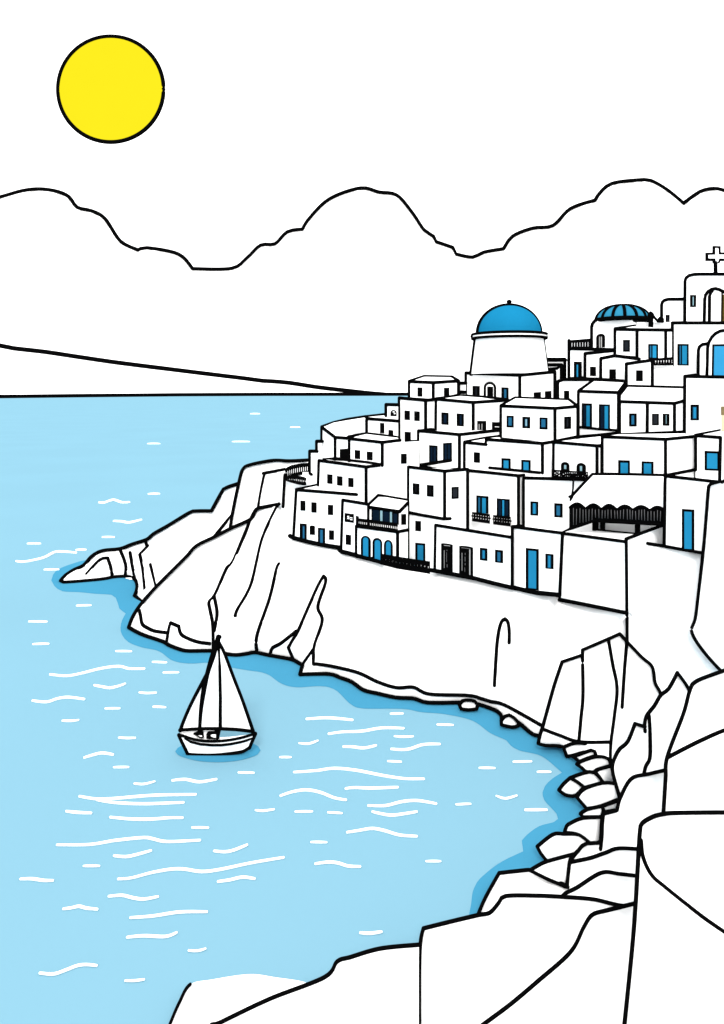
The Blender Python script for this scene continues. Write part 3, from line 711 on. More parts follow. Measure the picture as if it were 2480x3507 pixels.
# ---- second tier
h = House('white block with three little square windows behind the leftmost cliff top house', 'F', 1, [(522, 208, 520, 1, 512), (958, 268, 640, -1), (1112, 248, 660, 2)], vink=[(208, 436), (268, 612), False],
  back=[(1112, 240, 5), (1010, 236, 5), (690, 196, 5), (535, 200, 4)])
for r in [(600,338,643,424),(691,355,736,441),(795,370,838,455)]: h.win(0, *r)
h.done()
h = House('blank tall white wall rising in the gap behind the arcade house with one dark window', 'A', 2.4, [(955, 870, 1450, .5), (1450, 842, 1450, -.5)], vink=[False, False], tink=[False, False], name='house')
h.win(0, 1284, 960, 1331, 1048); h.done()
h = House('white block with two dark windows and a sloping roof terrace under the sea lookout', 'A', 2, [(803, 818, 1042, 0), (1108, 852, 1075, -.8), (1272, 832, 900, 2)], vink=[True, (852, 1066), False],
  back=[(1245, 806, 4), (960, 772, 4)], roofink=[[(795, 800, .5), (960, 772, 4), (1245, 806, 4)], [(803, 818, 0), (795, 800, .5)]])
h.line(0, [(803, 1018), (960, 1035), (1108, 1058)], .8)
for r in [(855,926,900,1005),(967,940,1015,1017)]: h.win(0, *r)
h.done()
h = House('white courtyard building with a curved parapet and a wide dark opening at the seaward end', 'A', 2.3, [(548, 712, 1050, 1.6, 545), (672, 806, 1045, .2), (806, 815, 1045, .4)], back=[(960, 618, 7), (860, 632, 6.5), (780, 642, 6), (650, 670, 5)],
  roofink=[[(548, 708, 1.6), (650, 672, 5), (780, 641, 6), (960, 614, 7)]], vink=[True, True, False])
h.win(1, 717, 912, 803, 1020, name='doorway', sl=-.1); h.line(0, [(548, 1016), (672, 1004)]); h.line(1, [(672, 1004), (800, 1012)]); h.done()
h = House('white house above the courtyard with a slim dark window and a smaller one', 'A', 4, [(965, 632, 830, 0), (1254, 655, 860, -.4)], vink=[(632, 775), False], back=[(1254, 602, 3), (1140, 597, 3), (962, 615, 2)], roofink=[[(958, 615, 1.8), (1050, 605, 2.5), (1145, 594, 3)]]); h.win(0, 1090, 675, 1124, 766); h.win(0, 1168, 738, 1207, 795, arch=.2, sl=.15); h.done()
h = House('tiny white house with a round window at the seaward edge', 'A', 4.6, [(1143, 502, 640, 0), (1254, 504, 650, .2)], vink=[(502, 605), False]); h.win(0, 1187, 555, 1238, 607, [(1205, 566, 1222, 574, 'W'), (1216, 580, 1230, 590, 'W')], arch=.9); h.done()
st = House('white stepped wall climbing two notches beside the curved black railing', 'A', 2.1, [(436, 934, 1150, 1.5), (503, 934, 1150, 1.3)], name='stepped_wall', cat='wall', vink=[(934, 1140), False])
House('', 'A', 2.2, [(500, 842, 1100, 1.3), (552, 842, 1100, 1.2)], parent=st.o, vink=[(842, 934), False]).done()
st.done()
rb = MB(INK); D0 = Df(980)
q = []
for x, yt, yb in [(205, 1100, 1205), (225, 1082, 1200), (262, 1065, 1185), (330, 1050, 1160), (440, 1040, 1142)]:
    u_, v_ = px('A', x, yt); q.append((u_, v_, px('A', x, yb)[1], lerp(101.2, 103.2, (x - 205)/235)))
rail_mesh(rb, q, 13, .34, .3, .22)
q = []
for x, yt, yb in [(207, 1180, 1208), (260, 1165, 1226), (330, 1163, 1245), (380, 1172, 1253), (404, 1184, 1250)]:
    u_, v_ = px('A', x, yt); q.append((u_, v_, px('A', x, yb)[1], 101.0))
rail_mesh(rb, q, 12, .4, .4, .25)
rb.build('balcony_railing', label='curved black balcony railing at the seaward end of the town above the cliff', cat='railing')

h = House('white house with two balconied blue windows in the middle of the second tier', 'G', 2, [(547, 300, 900, 0, 543), (1018, 350, 950, -1.2), (1068, 345, 850, .5)], vink=[True, True, False])
h.win(0, 630, 535, 736, 702, [(645, 552, 662, 690, 'M'), (680, 556, 715, 698, 'B')]); h.win(0, 819, 562, 934, 728, [(832, 578, 858, 720, 'N'), (868, 576, 885, 722, 'B'), (895, 582, 922, 724, 'N')])
for x0, x1, a_, b_, c_, d_ in [(588, 753, 686, 772, 708, 796), (784, 946, 714, 802, 732, 822)]:
    rail(h.o, 'G', [(x0, a_, b_, Df(px('G', x0, 0)[0]) + 3.2), (x1, c_, d_, Df(px('G', x1, 0)[0]) + 2.9)], 7, gap=.3, ft=.24, fb=.34)
    sr = MB(INK)
    q = [px('G', lerp(x0, x1, t_), lerp(lerp(a_, c_, t_), lerp(b_, d_, t_), .42)) for t_ in (0, 1)]
    sr.tube([P3(q[0][0], q[0][1], Df(q[0][0]) + 3.1), P3(q[1][0], q[1][1], Df(q[1][0]) + 2.8)], [ir(85, .55)]*2); sr.build('middle_rail', h.o)
h.done()
h = House('white house with two blue windows left of the scalloped awning', 'G', 1.6, [(1066, 370, 870, .4), (1640, 386, 900, .2)], vink=[True, False])
h.win(0, 1131, 590, 1198, 720, [(1149, 606, 1182, 703, 'M'), (1155, 606, 1174, 703, 'B', 0, 1)], sl=.06); h.win(0, 1352, 607, 1423, 735, [(1370, 627, 1403, 718, 'M')], sl=.08); h.done()

# ---- third tier
h = House('wide white house with two small blue windows at its foot and a side annex', 'B', 3, [(718, 825, 1150, 0), (1240, 862, 1150, -1.2), (1345, 845, 1170, .5)], vink=[(825, 1085), (862, 1135), True])
h.win(0, 862, 1001, 942, 1100, [(880, 1020, 925, 1096, 'B')]); h.win(0, 1046, 1016, 1127, 1115, [(1064, 1034, 1111, 1110, 'B')])
h.line(0, [(545, 1098), (718, 1085), (960, 1108), (1215, 1134)], .9)
x_ = House('', 'B', 2.9, [(518, 852, 1110, 0), (718, 872, 1120, -.4)], parent=h.o, vink=[True, False], back=[(850, 800, 2), (720, 815, 2)], roofink=[[(518, 850, 0), (720, 812, 2), (850, 796, 2)]])
x_.win(0, 606, 946, 657, 1040); x_.done()
h.done()
h = House('white house with two tall dark windows standing side by side', 'B', 3.4, [(90, 745, 1100, 0), (470, 780, 1150, -1.5), (850, 738, 900, 3)], vink=[True, True, False])
h.win(0, 192, 881, 264, 1042, [(203, 896, 220, 1030, 'N'), (230, 896, 252, 1036, 'N')]); h.win(0, 321, 857, 397, 1032, [(334, 872, 352, 1020, 'N'), (362, 872, 385, 1020, 'N')], sl=-.1)
h.line(0, [(92, 1066), (240, 1042), (392, 1018)]); h.line(0, [(92, 1072), (330, 1108), (470, 1098)], .8); h.done()
h = House('white house with two domed windows behind a scrolled black planter railing', 'D', 2, [(45, 850, 1185, 0, 36), (447, 884, 1160, -.8), (496, 882, 1150, .4)], vink=[True, True, False], back=[(650, 780, 4), (200, 830, 3)])
h.win(0, 115, 1035, 187, 1130, [(142, 1062, 162, 1100, 'L')], arch=.8); h.win(0, 260, 1044, 340, 1145, [(288, 1072, 308, 1118, 'L')], arch=.8)
rail(h.o, 'D', [(28, 1104, 1192, Df(1890) + 2.6), (364, 1128, 1192, Df(2014) + 2.4)], 17, gap=.5, ft=.2, fb=.32)
mr = MB(INK)
for f0, f1, k0 in [(.3, .62, .45), (.62, .35, .45), (.5, .5, .35)]:
    pts_ = []
    for j in range(25):
        t_ = j/24; x = lerp(34, 358, t_); y = lerp(1104, 1128, t_) + (1192 - lerp(1104, 1128, t_))*(lerp(f0, f1, t_) + .12*math.sin(9*t_*math.pi + f0*9)); u_, v_ = px('D', x, y)
        pts_.append(P3(u_, v_, Df(u_) + 2.4))
    mr.tube(pts_, [ir(75, k0)]*25)
mr.build('scrollwork', h.o); h.done()
h = House('large white corner house with two square blue windows above the awning', 'D', 2, [(495, 800, 1160, 0), (1082, 824, 1165, -1.5), (1359, 796, 1115, 1)], vink=[True, True, True], back=[(1256, 770, 4), (650, 778, 4)])
h.win(0, 646, 1020, 748, 1155, [(665, 1041, 733, 1146, 'B')]); h.win(0, 863, 1031, 967, 1158, [(881, 1048, 949, 1149, 'B')]); h.line(1, [(1088, 1158), (1220, 1132), (1359, 1106)])
h.line(0, [(405, 1146), (740, 1150), (1085, 1160)]); h.done()
h = House('white house at the right border with one large square bright blue window', 'D', 1.6, [(1361, 790, 1190, 1.2), (1592, 808, 1212, .2, 1560)], vink=[(790, 1108), True], back=[(1605, 738, 4), (1361, 786, 3)], roofink=[[(1359, 786, 1.2), (1605, 740, 4)]])
h.win(0, 1447, 934, 1578, 1116, [(1467, 953, 1562, 1098, 'B')], sl=.05); h.done()
h = House('sliver of a cream and tan wall cut off by the right border', 'D', 1.2, [(1594, 515, 760, 0), (1660, 515, 760, 0)], vink=[False, False], tink=[False, False], name='wall_sliver', cat='wall', hang=False)
h.win(0, 1596, 518, 1650, 600, name='panel', frame='T', sl=0); h.win(0, 1600, 600, 1650, 750, name='panel', frame='Y', sl=0); h.done()

# ---- fourth tier
h = House('white house with three small windows in a line and a hipped flat roof', 'B', 4.5, [(855, 514, 900, 0), (1356, 537, 900, -1.5), (1566, 518, 840, 1)], back=[(1492, 460, 4.5), (988, 440, 4.5)], roofink=[[(855, 512, 0), (985, 441, 4.5), (1490, 460, 4.5), (1562, 516, 1)]])
h.win(0, 910, 607, 970, 712, [(925, 622, 955, 697, 'M')]); h.win(0, 1056, 618, 1123, 720, [(1078, 636, 1100, 703, 'M'), (1083, 638, 1095, 700, 'L', 0, 1)]); h.win(0, 1215, 624, 1284, 730, [(1230, 638, 1267, 712, 'M')])
h.win(1, 1445, 615, 1503, 726, [(1465, 632, 1478, 708, 'G')], sl=-.08); h.line(0, [(862, 822), (1000, 836), (1240, 858)]); h.line(1, [(1370, 840), (1566, 800)]); h.done()
h = House('white cube house with two navy windows in front of the domed church', 'B', 5, [(255, 452, 800, 0, 248), (598, 482, 800, -1.5), (920, 460, 800, 2)], vink=[True, True, False], back=[(860, 448, 4), (485, 420, 4)], roofink=[[(255, 448, 0), (480, 421, 4), (700, 434, 4), (900, 455, 2.4)]])
h.win(0, 305, 577, 366, 688, [(325, 595, 350, 675, 'N')]); h.win(0, 447, 587, 508, 702, [(474, 600, 490, 690, 'N')])
h.win(1, 638, 656, 716, 745, [(650, 682, 656, 735, 'P'), (676, 680, 682, 735, 'P')], sl=.02); h.win(1, 775, 667, 860, 730, [(800, 705, 840, 712, 'W')], sl=.05); h.done()
h = House('tall narrow white house whose left wall meets the sea horizon', 'A', 5.5, [(1266, 440, 1000, 0), (1510, 463, 950, -1), (1608, 453, 900, 1)], vink=[(440, 838), (463, 740), True])
for r in [(1317,560,1361,643),(1407,566,1452,652),(1319,757,1369,853)]: h.win(0, *r)
h.line(0, [(1372, 842), (1430, 842)], .8); h.line(1, [(1440, 745), (1560, 730), (1606, 738)], .8); h.done()
h = House('white house with two tall double blue windows and a slanted roof', 'D', 6, [(275, 378, 810, 0), (646, 390, 800, -.8)], back=[(716, 294, 4), (412, 280, 4)], roofink=[[(280, 372, 0), (412, 280, 4), (716, 294, 4), (646, 388, -.8)]])
h.win(0, 309, 493, 397, 708, [(322, 510, 344, 700, 'N'), (348, 512, 379, 703, 'B')]); h.win(0, 467, 502, 563, 735, [(480, 515, 512, 722, 'N'), (517, 516, 549, 726, 'B')])
h.line(0, [(283, 710), (450, 728), (640, 742)], .8); h.line(0, [(278, 800), (450, 785), (646, 765)], .9); h.done()
h = House('long white house with a broad blank roof and three little windows in two bays', 'D', 5.4, [(656, 474, 800, 0), (1165, 491, 785, -1), (1260, 465, 780, .8)], back=[(1260, 347, 3.2), (722, 332, 3.2), (656, 415, 1.2)], vink=[True, True, True],
  roofink=[[(652, 474, 0), (655, 415, 1.2), (722, 332, 3.2), (1255, 346, 3.2)]])
h.line(0, [(914, 484), (912, 765)]); h.line(0, [(652, 782), (912, 770), (1165, 760)]); h.line(1, [(1165, 760), (1258, 755)])
h.win(0, 747, 587, 812, 701, [(766, 604, 791, 686, 'M')], sl=0); h.win(0, 960, 590, 1017, 690, [(970, 600, 1006, 680, 'G')], sl=0); h.win(0, 1059, 590, 1115, 694, [(1086, 600, 1090, 680, 'L')], sl=.02); h.done()
h = House('tall white house with a single blue window under the blue portal', 'D', 5.6, [(1260, 240, 830, 0, 1256), (1700, 248, 830, -.8)], vink=[(240, 770), False], back=[(1700, 235, 4), (1385, 226, 4)], roofink=[[(1260, 240, 0), (1385, 226, 4)]])
h.win(0, 1317, 505, 1389, 647, [(1335, 525, 1369, 632, 'M'), (1343, 530, 1363, 628, 'B', 0, 1)], sl=0); h.done()

# ---- upper tier
h = House('small white house with a hipped roof left of the domed church', 'E', 8, [(5, 1100, 1300, 0), (228, 1110, 1300, -1), (462, 1095, 1250, .6)], back=[(402, 1058, 3), (142, 1053, 3)], roofink=[[(5, 1098, 0), (142, 1053, 3), (402, 1058, 3), (462, 1093, .6)]], vink=[(1100, 1255), (1110, 1265), True])
h.win(0, 84, 1158, 123, 1237); h.win(1, 330, 1160, 373, 1235); h.line(0, [(0, 1260), (228, 1276)]); h.line(1, [(228, 1276), (460, 1225)], .9); h.done()
h = House('low white link wall joining the hipped house to the domed church', 'E', 8.6, [(455, 1114, 1260, 0), (530, 1114, 1260, 0)], name='link_wall', cat='wall', vink=[False, False]); h.line(0, [(468, 1198), (528, 1200)]); h.done()

ch = House('white church with a plain bright blue dome on a tapering round drum', 'E', 9, [(530, 1020, 1300, 0), (1030, 1042, 1310, -1.6), (1355, 1010, 1290, 1)], name='church', cat='church', depth=11, vink=[True, True, True])
ch.win(0, 595, 1143, 655, 1240, [(620, 1156, 632, 1232, 'G')]); ch.win(0, 862, 1157, 922, 1272, [(885, 1172, 905, 1262, 'M')])
ch.win(0, 698, 1104, 808, 1255, [(718, 1124, 788, 1255, 'W', .9), (727, 1146, 783, 1255, 'K', 0, 1)], arch=.95, name='doorway')
ch.win(1, 1162, 1200, 1223, 1262, sl=-.1); ch.win(1, 1266, 1190, 1320, 1262, sl=-.1)
DC = Df(1745) + 9*ROW + 3.2
cxu = px('E', 931, 0)[0]
def prof(rad, y): return (rad*600/1624*DC/F, P3(cxu, px('E', 0, y)[1], DC).z)
ax = P3(cxu, 1200, DC)
def lathe(mb, pr, m, n=48, smooth=True):
    vs, fs = [], []
    for r_, z_ in pr:
        for i in range(n):
            a = 2*math.pi*i/n; vs.append(Vector((ax.x + r_*math.cos(a), DC + r_*math.sin(a), z_)))
    for j in range(len(pr) - 1):
        for i in range(n): fs.append((j*n+i, j*n+(i+1) % n, (j+1)*n+(i+1) % n, (j+1)*n+i))
    mb.mesh(vs, fs, m, smooth)
d = MB(WHITE); p0, p1 = prof(353, 1030), prof(313, 712); lathe(d, [p0, p1], WHITE)
for s_ in (-1, 1):
    d.tube([Vector((ax.x + s_*p0[0], DC, p0[1])), Vector((ax.x + s_*p1[0], DC, p1[1]))], [ir(DC, 1.25)]*2)
d.build('drum', ch.o)
d = MB(WHITE); r1, z1 = prof(340, 702); r2, z2 = prof(340, 664); lathe(d, [(r1*.9, z1), (r1, z1), (r2, z2), (r2*.8, z2)], WHITE, smooth=False)
for z_ in (z1, z2):
    d.tube([Vector((ax.x + r1*math.cos(2*math.pi*i/48), DC + r1*math.sin(2*math.pi*i/48), z_)) for i in range(49)], [ir(DC, .8)]*49, joints=False)
for s_ in (-1, 1): d.ball(Vector((ax.x + s_*r1, DC, (z1 + z2)/2)), (z2 - z1)*.55)
d.build('cornice', ch.o)
d = MB(DOME1); RB, zb_ = prof(288, 655); zt = prof(0, 397)[1]
pr = [(RB*math.cos(a), zb_ + (zt - zb_)*math.sin(a)) for a in [math.pi/2*i/16 for i in range(16)]] + [(.02, zt)]
lathe(d, pr, DOME1)
d.tube([Vector((ax.x + RB*math.cos(math.pi*i/40), DC, zb_ + (zt - zb_)*math.sin(math.pi*i/40))) for i in range(41)], [ir(DC, 1.5)]*41, joints=False)
d.build('dome', ch.o)
d = MB(INK); lathe(d, [(prof(14, 0)[0], zt - .05), (prof(14, 0)[0], prof(0, 385)[1]), (prof(27, 0)[0], prof(0, 362)[1]), (prof(20, 0)[0], prof(0, 348)[1]), (.01, prof(0, 338)[1])], INK, 12); d.build('finial', ch.o)
ch.done()

h = House('taller flat white block just right of the drum of the domed church', 'E', 13, [(1240, 893, 1100, 0), (1448, 893, 1100, 0)], name='block'); h.line(0, [(1280, 902), (1455, 902)]); h.done()
h = House('low white block right of the drum, in front of a taller flat block', 'E', 12.6, [(1240, 945, 1100, 0), (1416, 945, 1100, 0)], name='block'); h.line(0, [(1285, 985), (1380, 978), (1392, 962)], .8); h.line(0, [(1290, 1000), (1350, 1000)], 1); h.done()
h = House('white block with one dark window just right of the domed church', 'D', 7.4, [(82, 288, 480, 0), (130, 270, 480, .6), (400, 270, 480, .2)], vink=[True, False, False]); h.win(1, 144, 377, 185, 466, sl=0); h.done()
h = House('white house with a slim blue door and railed roof left of the ribbed chapel', 'C', 9.6, [(186, 1066, 1390, 0), (612, 1076, 1390, .4)], vink=[(990, 1345), False]); h.win(0, 235, 1190, 301, 1340, [(258, 1215, 271, 1330, 'B')], name='door')
rail(h.o, 'C', [(178, 988, 1064, Df(1945) + 20.8), (402, 970, 1068, Df(2028) + 20.8)], 9, gap=.2, ft=.34, fb=.22); h.line(0, [(186, 1348), (340, 1340), (612, 1350)], 1.2); h.done()
h = House('slender white house with a lean roof edge and one dark square window', 'C', 9, [(335, 1112, 1400, 0), (612, 1082, 1400, .8)], vink=[True, False]); h.win(0, 385, 1237, 433, 1316, sl=0); h.done()
h = House('white house with one squat dark window, middle of three stepped little houses', 'C', 8.2, [(481, 1157, 1390, 0), (612, 1132, 1390, .8), (840, 1162, 1390, .4)], vink=[True, False, False]); h.win(0, 564, 1260, 619, 1338, sl=0); h.line(1, [(600, 1358), (720, 1370)]); h.line(0, [(340, 1345), (480, 1352), (600, 1358)]); h.done()
h = House('white cornered house with one dark window left of the small black roof railing', 'C', 7.4, [(718, 1207, 1440, 0), (960, 1172, 1440, -.4)]); h.win(0, 812, 1270, 868, 1363, sl=0); h.done()
h = House('white wall carrying the small black roof railing', 'C', 7.6, [(955, 1190, 1440, 0), (1152, 1190, 1440, 0)], vink=[False, False], tink=[False], name='house')
rail(h.o, 'C', [(955, 1158, 1222, Df(2234) + 16.2), (1155, 1142, 1222, Df(2306) + 16.2)], 8, gap=.3, ft=.34, fb=.3); h.done()
h = House('white house with one dark window and one blue double door below the ribbed chapel', 'C', 9, [(613, 886, 1190, 0), (818, 890, 1200, -1), (1140, 894, 1200, .6)], vink=[(886, 1140), (890, 1150), False], back=[(825, 854, 3), (780, 856, 3)], roofink=[[(613, 882, 0), (800, 856, 3)]])
h.line(1, [(1083, 900), (1083, 1148)]); h.line(0, [(613, 1138), (818, 1152)]); h.win(0, 691, 988, 748, 1090, [(702, 1000, 738, 1080, 'G')], sl=0)
h.win(1, 925, 1025, 1011, 1160, [(938, 1040, 950, 1148, 'M'), (962, 1040, 996, 1150, 'B')], name='door', arch=.1); h.done()

# ribbed chapel
cp = House('white chapel with a flattened teal dome divided by black ribs', 'C', 11, [(396, 860, 1090, 0), (826, 818, 1090, .2)], name='chapel', cat='chapel', depth=6, tink=[False, False], vink=[True, (818, 882)])
cp.win(0, 442, 928, 518, 1058, [(466, 955, 473, 1058, 'P'), (482, 955, 492, 1058, 'P')], arch=.8, name='doorway')
cp.w.tube([cp.at(0, *p) for p in [(396, 870), (402, 840), (420, 815), (445, 795)]], [ir(100)]*4)
cp.w.mesh([cp.at(0, 396, 862), cp.at(0, 402, 838), cp.at(0, 420, 815), cp.at(0, 445, 800), cp.at(0, 826, 802), cp.at(0, 826, 818)], [(0, 1, 2, 3, 4, 5)])
cp.w.tube([cp.at(0, *p) for p in [(790, 806), (815, 812), (826, 830)]], [ir(95, .8)]*3)
DC = Df(2130) + 11*ROW + 3; cu_, _ = px('C', 680, 0); ax = P3(cu_, 1090, DC)
def cz(y): return P3(cu_, px('C', 0, y)[1], DC).z
RB = 238*600/1624*DC/F; zb_, zt = cz(803), cz(668)
d = MB(DOME2); pr = [(RB*math.cos(a)**.9 if a < 1.5 else .02, zb_ + (zt - zb_)*math.sin(a)) for a in [math.pi/2*i/14 for i in range(14)]] + [(.02, zt)]
lathe(d, pr, DOME2); db = d
db.tube([Vector((ax.x + RB*math.cos(2*math.pi*i/48), DC + RB*math.sin(2*math.pi*i/48), zb_)) for i in range(49)], [ir(DC, 1.3)]*49, joints=False)
dm = db.build('dome', cp.o)
rbm = None
for k_ in range(14):
    a0 = math.pi*(k_ + (0 if k_ else 0))/7.0
    rb_ = MB(INK); rb_.tube([Vector((ax.x + r_*math.cos(a0)*1.003, DC + r_*math.sin(a0)*1.003, z_ + .02)) for r_, z_ in pr], [ir(DC, .95)]*len(pr), joints=False)
    rb_.build('rib', dm)
cp.done()
# little scrolled finial right of the dome
fb_ = MB(INK); DD = Df(2228) + 10.5*ROW
def fp(x, y): return P3(*px('C', x, y), DD)
fb_.tube([fp(946, 880), fp(946, 785), fp(944, 760)], [ir(DD, 1.5), ir(DD, 1.5), ir(DD, 1.2)])
fb_.tube([fp(925, 775), fp(930, 745), fp(944, 732), fp(960, 745), fp(972, 772), fp(950, 780), fp(925, 775)], [ir(DD, .9)]*7)
fb_.tube([fp(965, 765), fp(990, 790), fp(1010, 812), fp(1058, 815), fp(1055, 790), fp(1030, 780), fp(1015, 800), fp(1040, 808)], [ir(DD, .8)]*8)
fb_.tube([fp(895, 790), fp(915, 775), fp(925, 795), fp(910, 800)], [ir(DD, .8)]*4)
fb_.build('ornament', label='small black scrolled ornament on a post beside the ribbed dome', cat='ornament')
h = House('low white parapet wall behind the scrolled ornament', 'C', 10.8, [(815, 822, 960, 0), (1150, 820, 960, 0)], vink=[False, False], tink=[False], name='parapet', cat='wall'); h.done()

def arched_block(label, reg, pts, D, th, ink, name, cat):
    raw = [px(*((reg,) + p)) + (D,) for p in pts]
    q = [P3(*p) for p in raw]; b_ = MB(WHITE); t = tessellate_polygon([[Vector((p[0], p[1], 0)) for p in raw]]); n = len(q)
    bk_ = [Vector((p.x*(D + th)/D, p.y + th, p.z)) for p in q]
    b_.mesh(q, [tuple(k) for k in t]); b_.mesh(bk_, [tuple(k)[::-1] for k in t]); b_.mesh(q + bk_, [(i, (i+1) % n, n+(i+1) % n, n+i) for i in range(n)])
    b_.tube(q[:ink], [ir(D)]*ink)
    o = thing(name, Vector((sum(p.x for p in q)/n, D, min(p.z for p in q))), label, cat, 'white houses on the hillside'); return o, b_
def flat_part(o, reg, pts, D, m, name, th=.12):
    q = [P3(*px(reg, x, y), D) for x, y in pts]; b_ = MB(m); n = len(q); bk_ = [p + Vector((0, th, 0)) for p in q]
    t = tessellate_polygon([[Vector((p.x, p.z, 0)) for p in q]]); b_.mesh(q, [tuple(k) for k in t]); b_.mesh(q + bk_, [(i, (i+1) % n, n+(i+1) % n, n+i) for i in range(n)])
    return b_.build(name, o)
D1 = Df(2280) + 12*ROW
o, b_ = arched_block('small white house with a rounded roof shoulder left of the bell tower', 'C', [(1045, 815), (1045, 660), (1052, 635), (1072, 617), (1105, 608), (1265, 606), (1265, 900), (1045, 900)], D1, 3, 6, 'house', 'house')
b_.build('wall', o); w_ = flat_part(o, 'C', [(1085, 752), (1121, 752), (1121, 822), (1085, 822)], D1 - .1, INK, 'window'); flat_part(w_, 'C', [(1097, 770), (1108, 770), (1108, 812), (1097, 812)], D1 - .14, BLU['G'], 'pane')
D2 = Df(2400) + 11.8*ROW
bt, b_ = arched_block('white bell tower with a rounded shoulder and an arched opening under a cross', 'C', [(1260, 822), (1262, 440), (1272, 410), (1300, 388), (1345, 378), (1400, 375), (1800, 375), (1800, 900), (1260, 900)], D2, 4, 7, 'bell_tower', 'tower')
def tl(pts, k=1.0): b_.tube([P3(*px('C', x, y), D2 - .02) for x, y in pts], [ir(D2, k)]*len(pts))
tl([(1440, 822), (1446, 600), (1452, 570), (1475, 538), (1510, 515), (1545, 509), (1580, 518), (1640, 548)]); tl([(1488, 822), (1490, 580), (1500, 548), (1515, 530)]); tl([(1602, 822), (1606, 545)], .5)
b_.build('wall', bt)
w_ = flat_part(bt, 'C', [(1311, 568), (1368, 568), (1366, 680), (1311, 680)], D2 - .1, INK, 'window'); flat_part(w_, 'C', [(1335, 585), (1342, 585), (1342, 665), (1335, 665)], D2 - .14, BLU['L'], 'pane')
flat_part(bt, 'C', [(1608, 560), (1700, 590), (1700, 822), (1608, 822)], D2 - .06, BLU['R'], 'stone_panel')
cr = flat_part(bt, 'C', [(1525, 112), (1595, 115), (1595, 172), (1662, 172), (1662, 252), (1595, 252), (1585, 272), (1525, 272), (1525, 252), (1459, 252), (1459, 175), (1525, 175)], D2 + .3, INK, 'cross', .3)
flat_part(cr, 'C', [(1546, 134), (1572, 136), (1574, 195), (1640, 195), (1640, 230), (1580, 228), (1568, 262), (1550, 270), (1546, 228), (1482, 228), (1482, 198), (1546, 196)], D2 + .2, WHITE, 'cross_face', .08)
cm = MB(INK); cm.tube([P3(*px('C', 1545, 265), D2 + .4), P3(*px('C', 1546, 380), D2 + .4)], [ir(D2, 1.25)]*2); cm.build('cross_post', cr)

h = House('white base block of the bell tower with a long blue shuttered window', 'C', 10.4, [(1145, 827, 1440, 0), (1800, 827, 1440, -1)], vink=[(827, 1222), False], name='house')
h.win(0, 1196, 1025, 1294, 1221, [(1213, 1040, 1225, 1210, 'M'), (1236, 1040, 1280, 1210, 'B')], sl=.02); h.done()
D3 = Df(2440) + 9.6*ROW
o, b_ = arched_block('white arched portal with a bright sky blue door at the right border', 'C', [(1384, 1318), (1386, 1085), (1395, 1050), (1425, 1027), (1470, 1020), (1490, 985), (1525, 940), (1580, 905), (1640, 893), (1760, 900), (1760, 1400), (1384, 1400)], D3, 3, 5, 'portal', 'gateway')
b_.tube([P3(*px('C', x, y), D3 - .03) for x, y in [(1465, 1318), (1472, 1060), (1482, 1010), (1510, 960), (1545, 925), (1590, 902), (1660, 893)]], [ir(D3)]*7); b_.build('wall', o)
w_ = flat_part(o, 'C', [(1518, 1025), (1700, 1022), (1700, 1325), (1512, 1322)], D3 - .1, INK, 'door'); flat_part(w_, 'C', [(1535, 1044), (1680, 1044), (1680, 1315), (1530, 1315)], D3 - .16, BLU['C'], 'door_panel')

# ================================================================== sailboat
BD = 64.4
def bp(x, y, d=0.0): u_, v_ = px('N', x, y); return P3(u_, v_, BD + d)
org = bp(720, 1835); org.z = 0
boat = thing('sailboat', org, 'small white sailboat with two white sails afloat on the blue bay', 'sailboat')
hull = MB(WHITE)
sheer = [(250, 1577), (330, 1598), (450, 1632), (580, 1652), (720, 1657), (880, 1648), (1040, 1625), (1150, 1602), (1245, 1577)]
keel = [(366, 1836), (430, 1840), (520, 1842), (640, 1843), (760, 1839), (880, 1828), (1000, 1815), (1090, 1800), (1150, 1768)]
keel[-1] = (1165, 1758)
SN = 24
def along(pts, t): 
    f = t*(len(pts) - 1); i = min(int(f), len(pts) - 2); return tuple(lerp(pts[i][k], pts[i+1][k], f - i) for k in (0, 1))
sh_, _ = curve([p + (1.0,) for p in sheer], False, 6, 80); kl_, _ = curve([p + (1.0,) for p in keel], False, 6, 80)
secs = []
for i in range(SN + 1):
    t = i/SN; a, k = along(sh_, t), along(kl_, t); hw = .42*(math.sin(math.pi*(.2 + .8*t)))**.7 if t < .999 else .03
    row_ = []
    for s_ in (-1, 1):
        for f in (0, .35, .7, 1):
            x, y = lerp(a[0], k[0], f), lerp(a[1], k[1], f); w_ = hw*(1 - .55*f*f)
            p = bp(x, y, 0); row_.append(Vector((p.x, BD + s_*w_, p.z - (.0 if f < 1 else .05))))
    secs.append(row_)
for i in range(SN):
    A, B = secs[i], secs[i+1]
    for f in range(3):
        hull.face([A[f], A[f+1], B[f+1], B[f]]); hull.face([A[4+f], B[4+f], B[5+f], A[5+f]])
    hull.face([A[3], A[7], B[7], B[3]])
    dk = lambda S: [S[0] + Vector((0, 0, -.12)), S[4] + Vector((0, 0, -.12))]
    (a0, a1), (b0, b1) = dk(A), dk(B); hull.face([a0, b0, b1, a1])
hull.face([secs[0][0], secs[0][1], secs[0][2], secs[0][3], secs[0][7], secs[0][6], secs[0][5], secs[0][4]])
near_ = lambda f: [Vector((s[0].lerp(s[3], f).x, min(s[0].lerp(s[3], f).y, s[1].y if f < .36 else 99), s[0].lerp(s[3], f).z)) for s in secs]
hull.tube([s[0] + Vector((0, -.02, .05)) for s in secs], [ir(BD, .85)]*(SN+1)); hull.tube([s[3] + Vector((0, -.01, .04)) for s in secs], [ir(BD, 1.1)]*(SN+1))
hull.tube([secs[0][k] for k in range(4)], [ir(BD, 1.1)]*4); hull.tube([secs[-1][k] for k in range(4)], [ir(BD, 1.1)]*4)
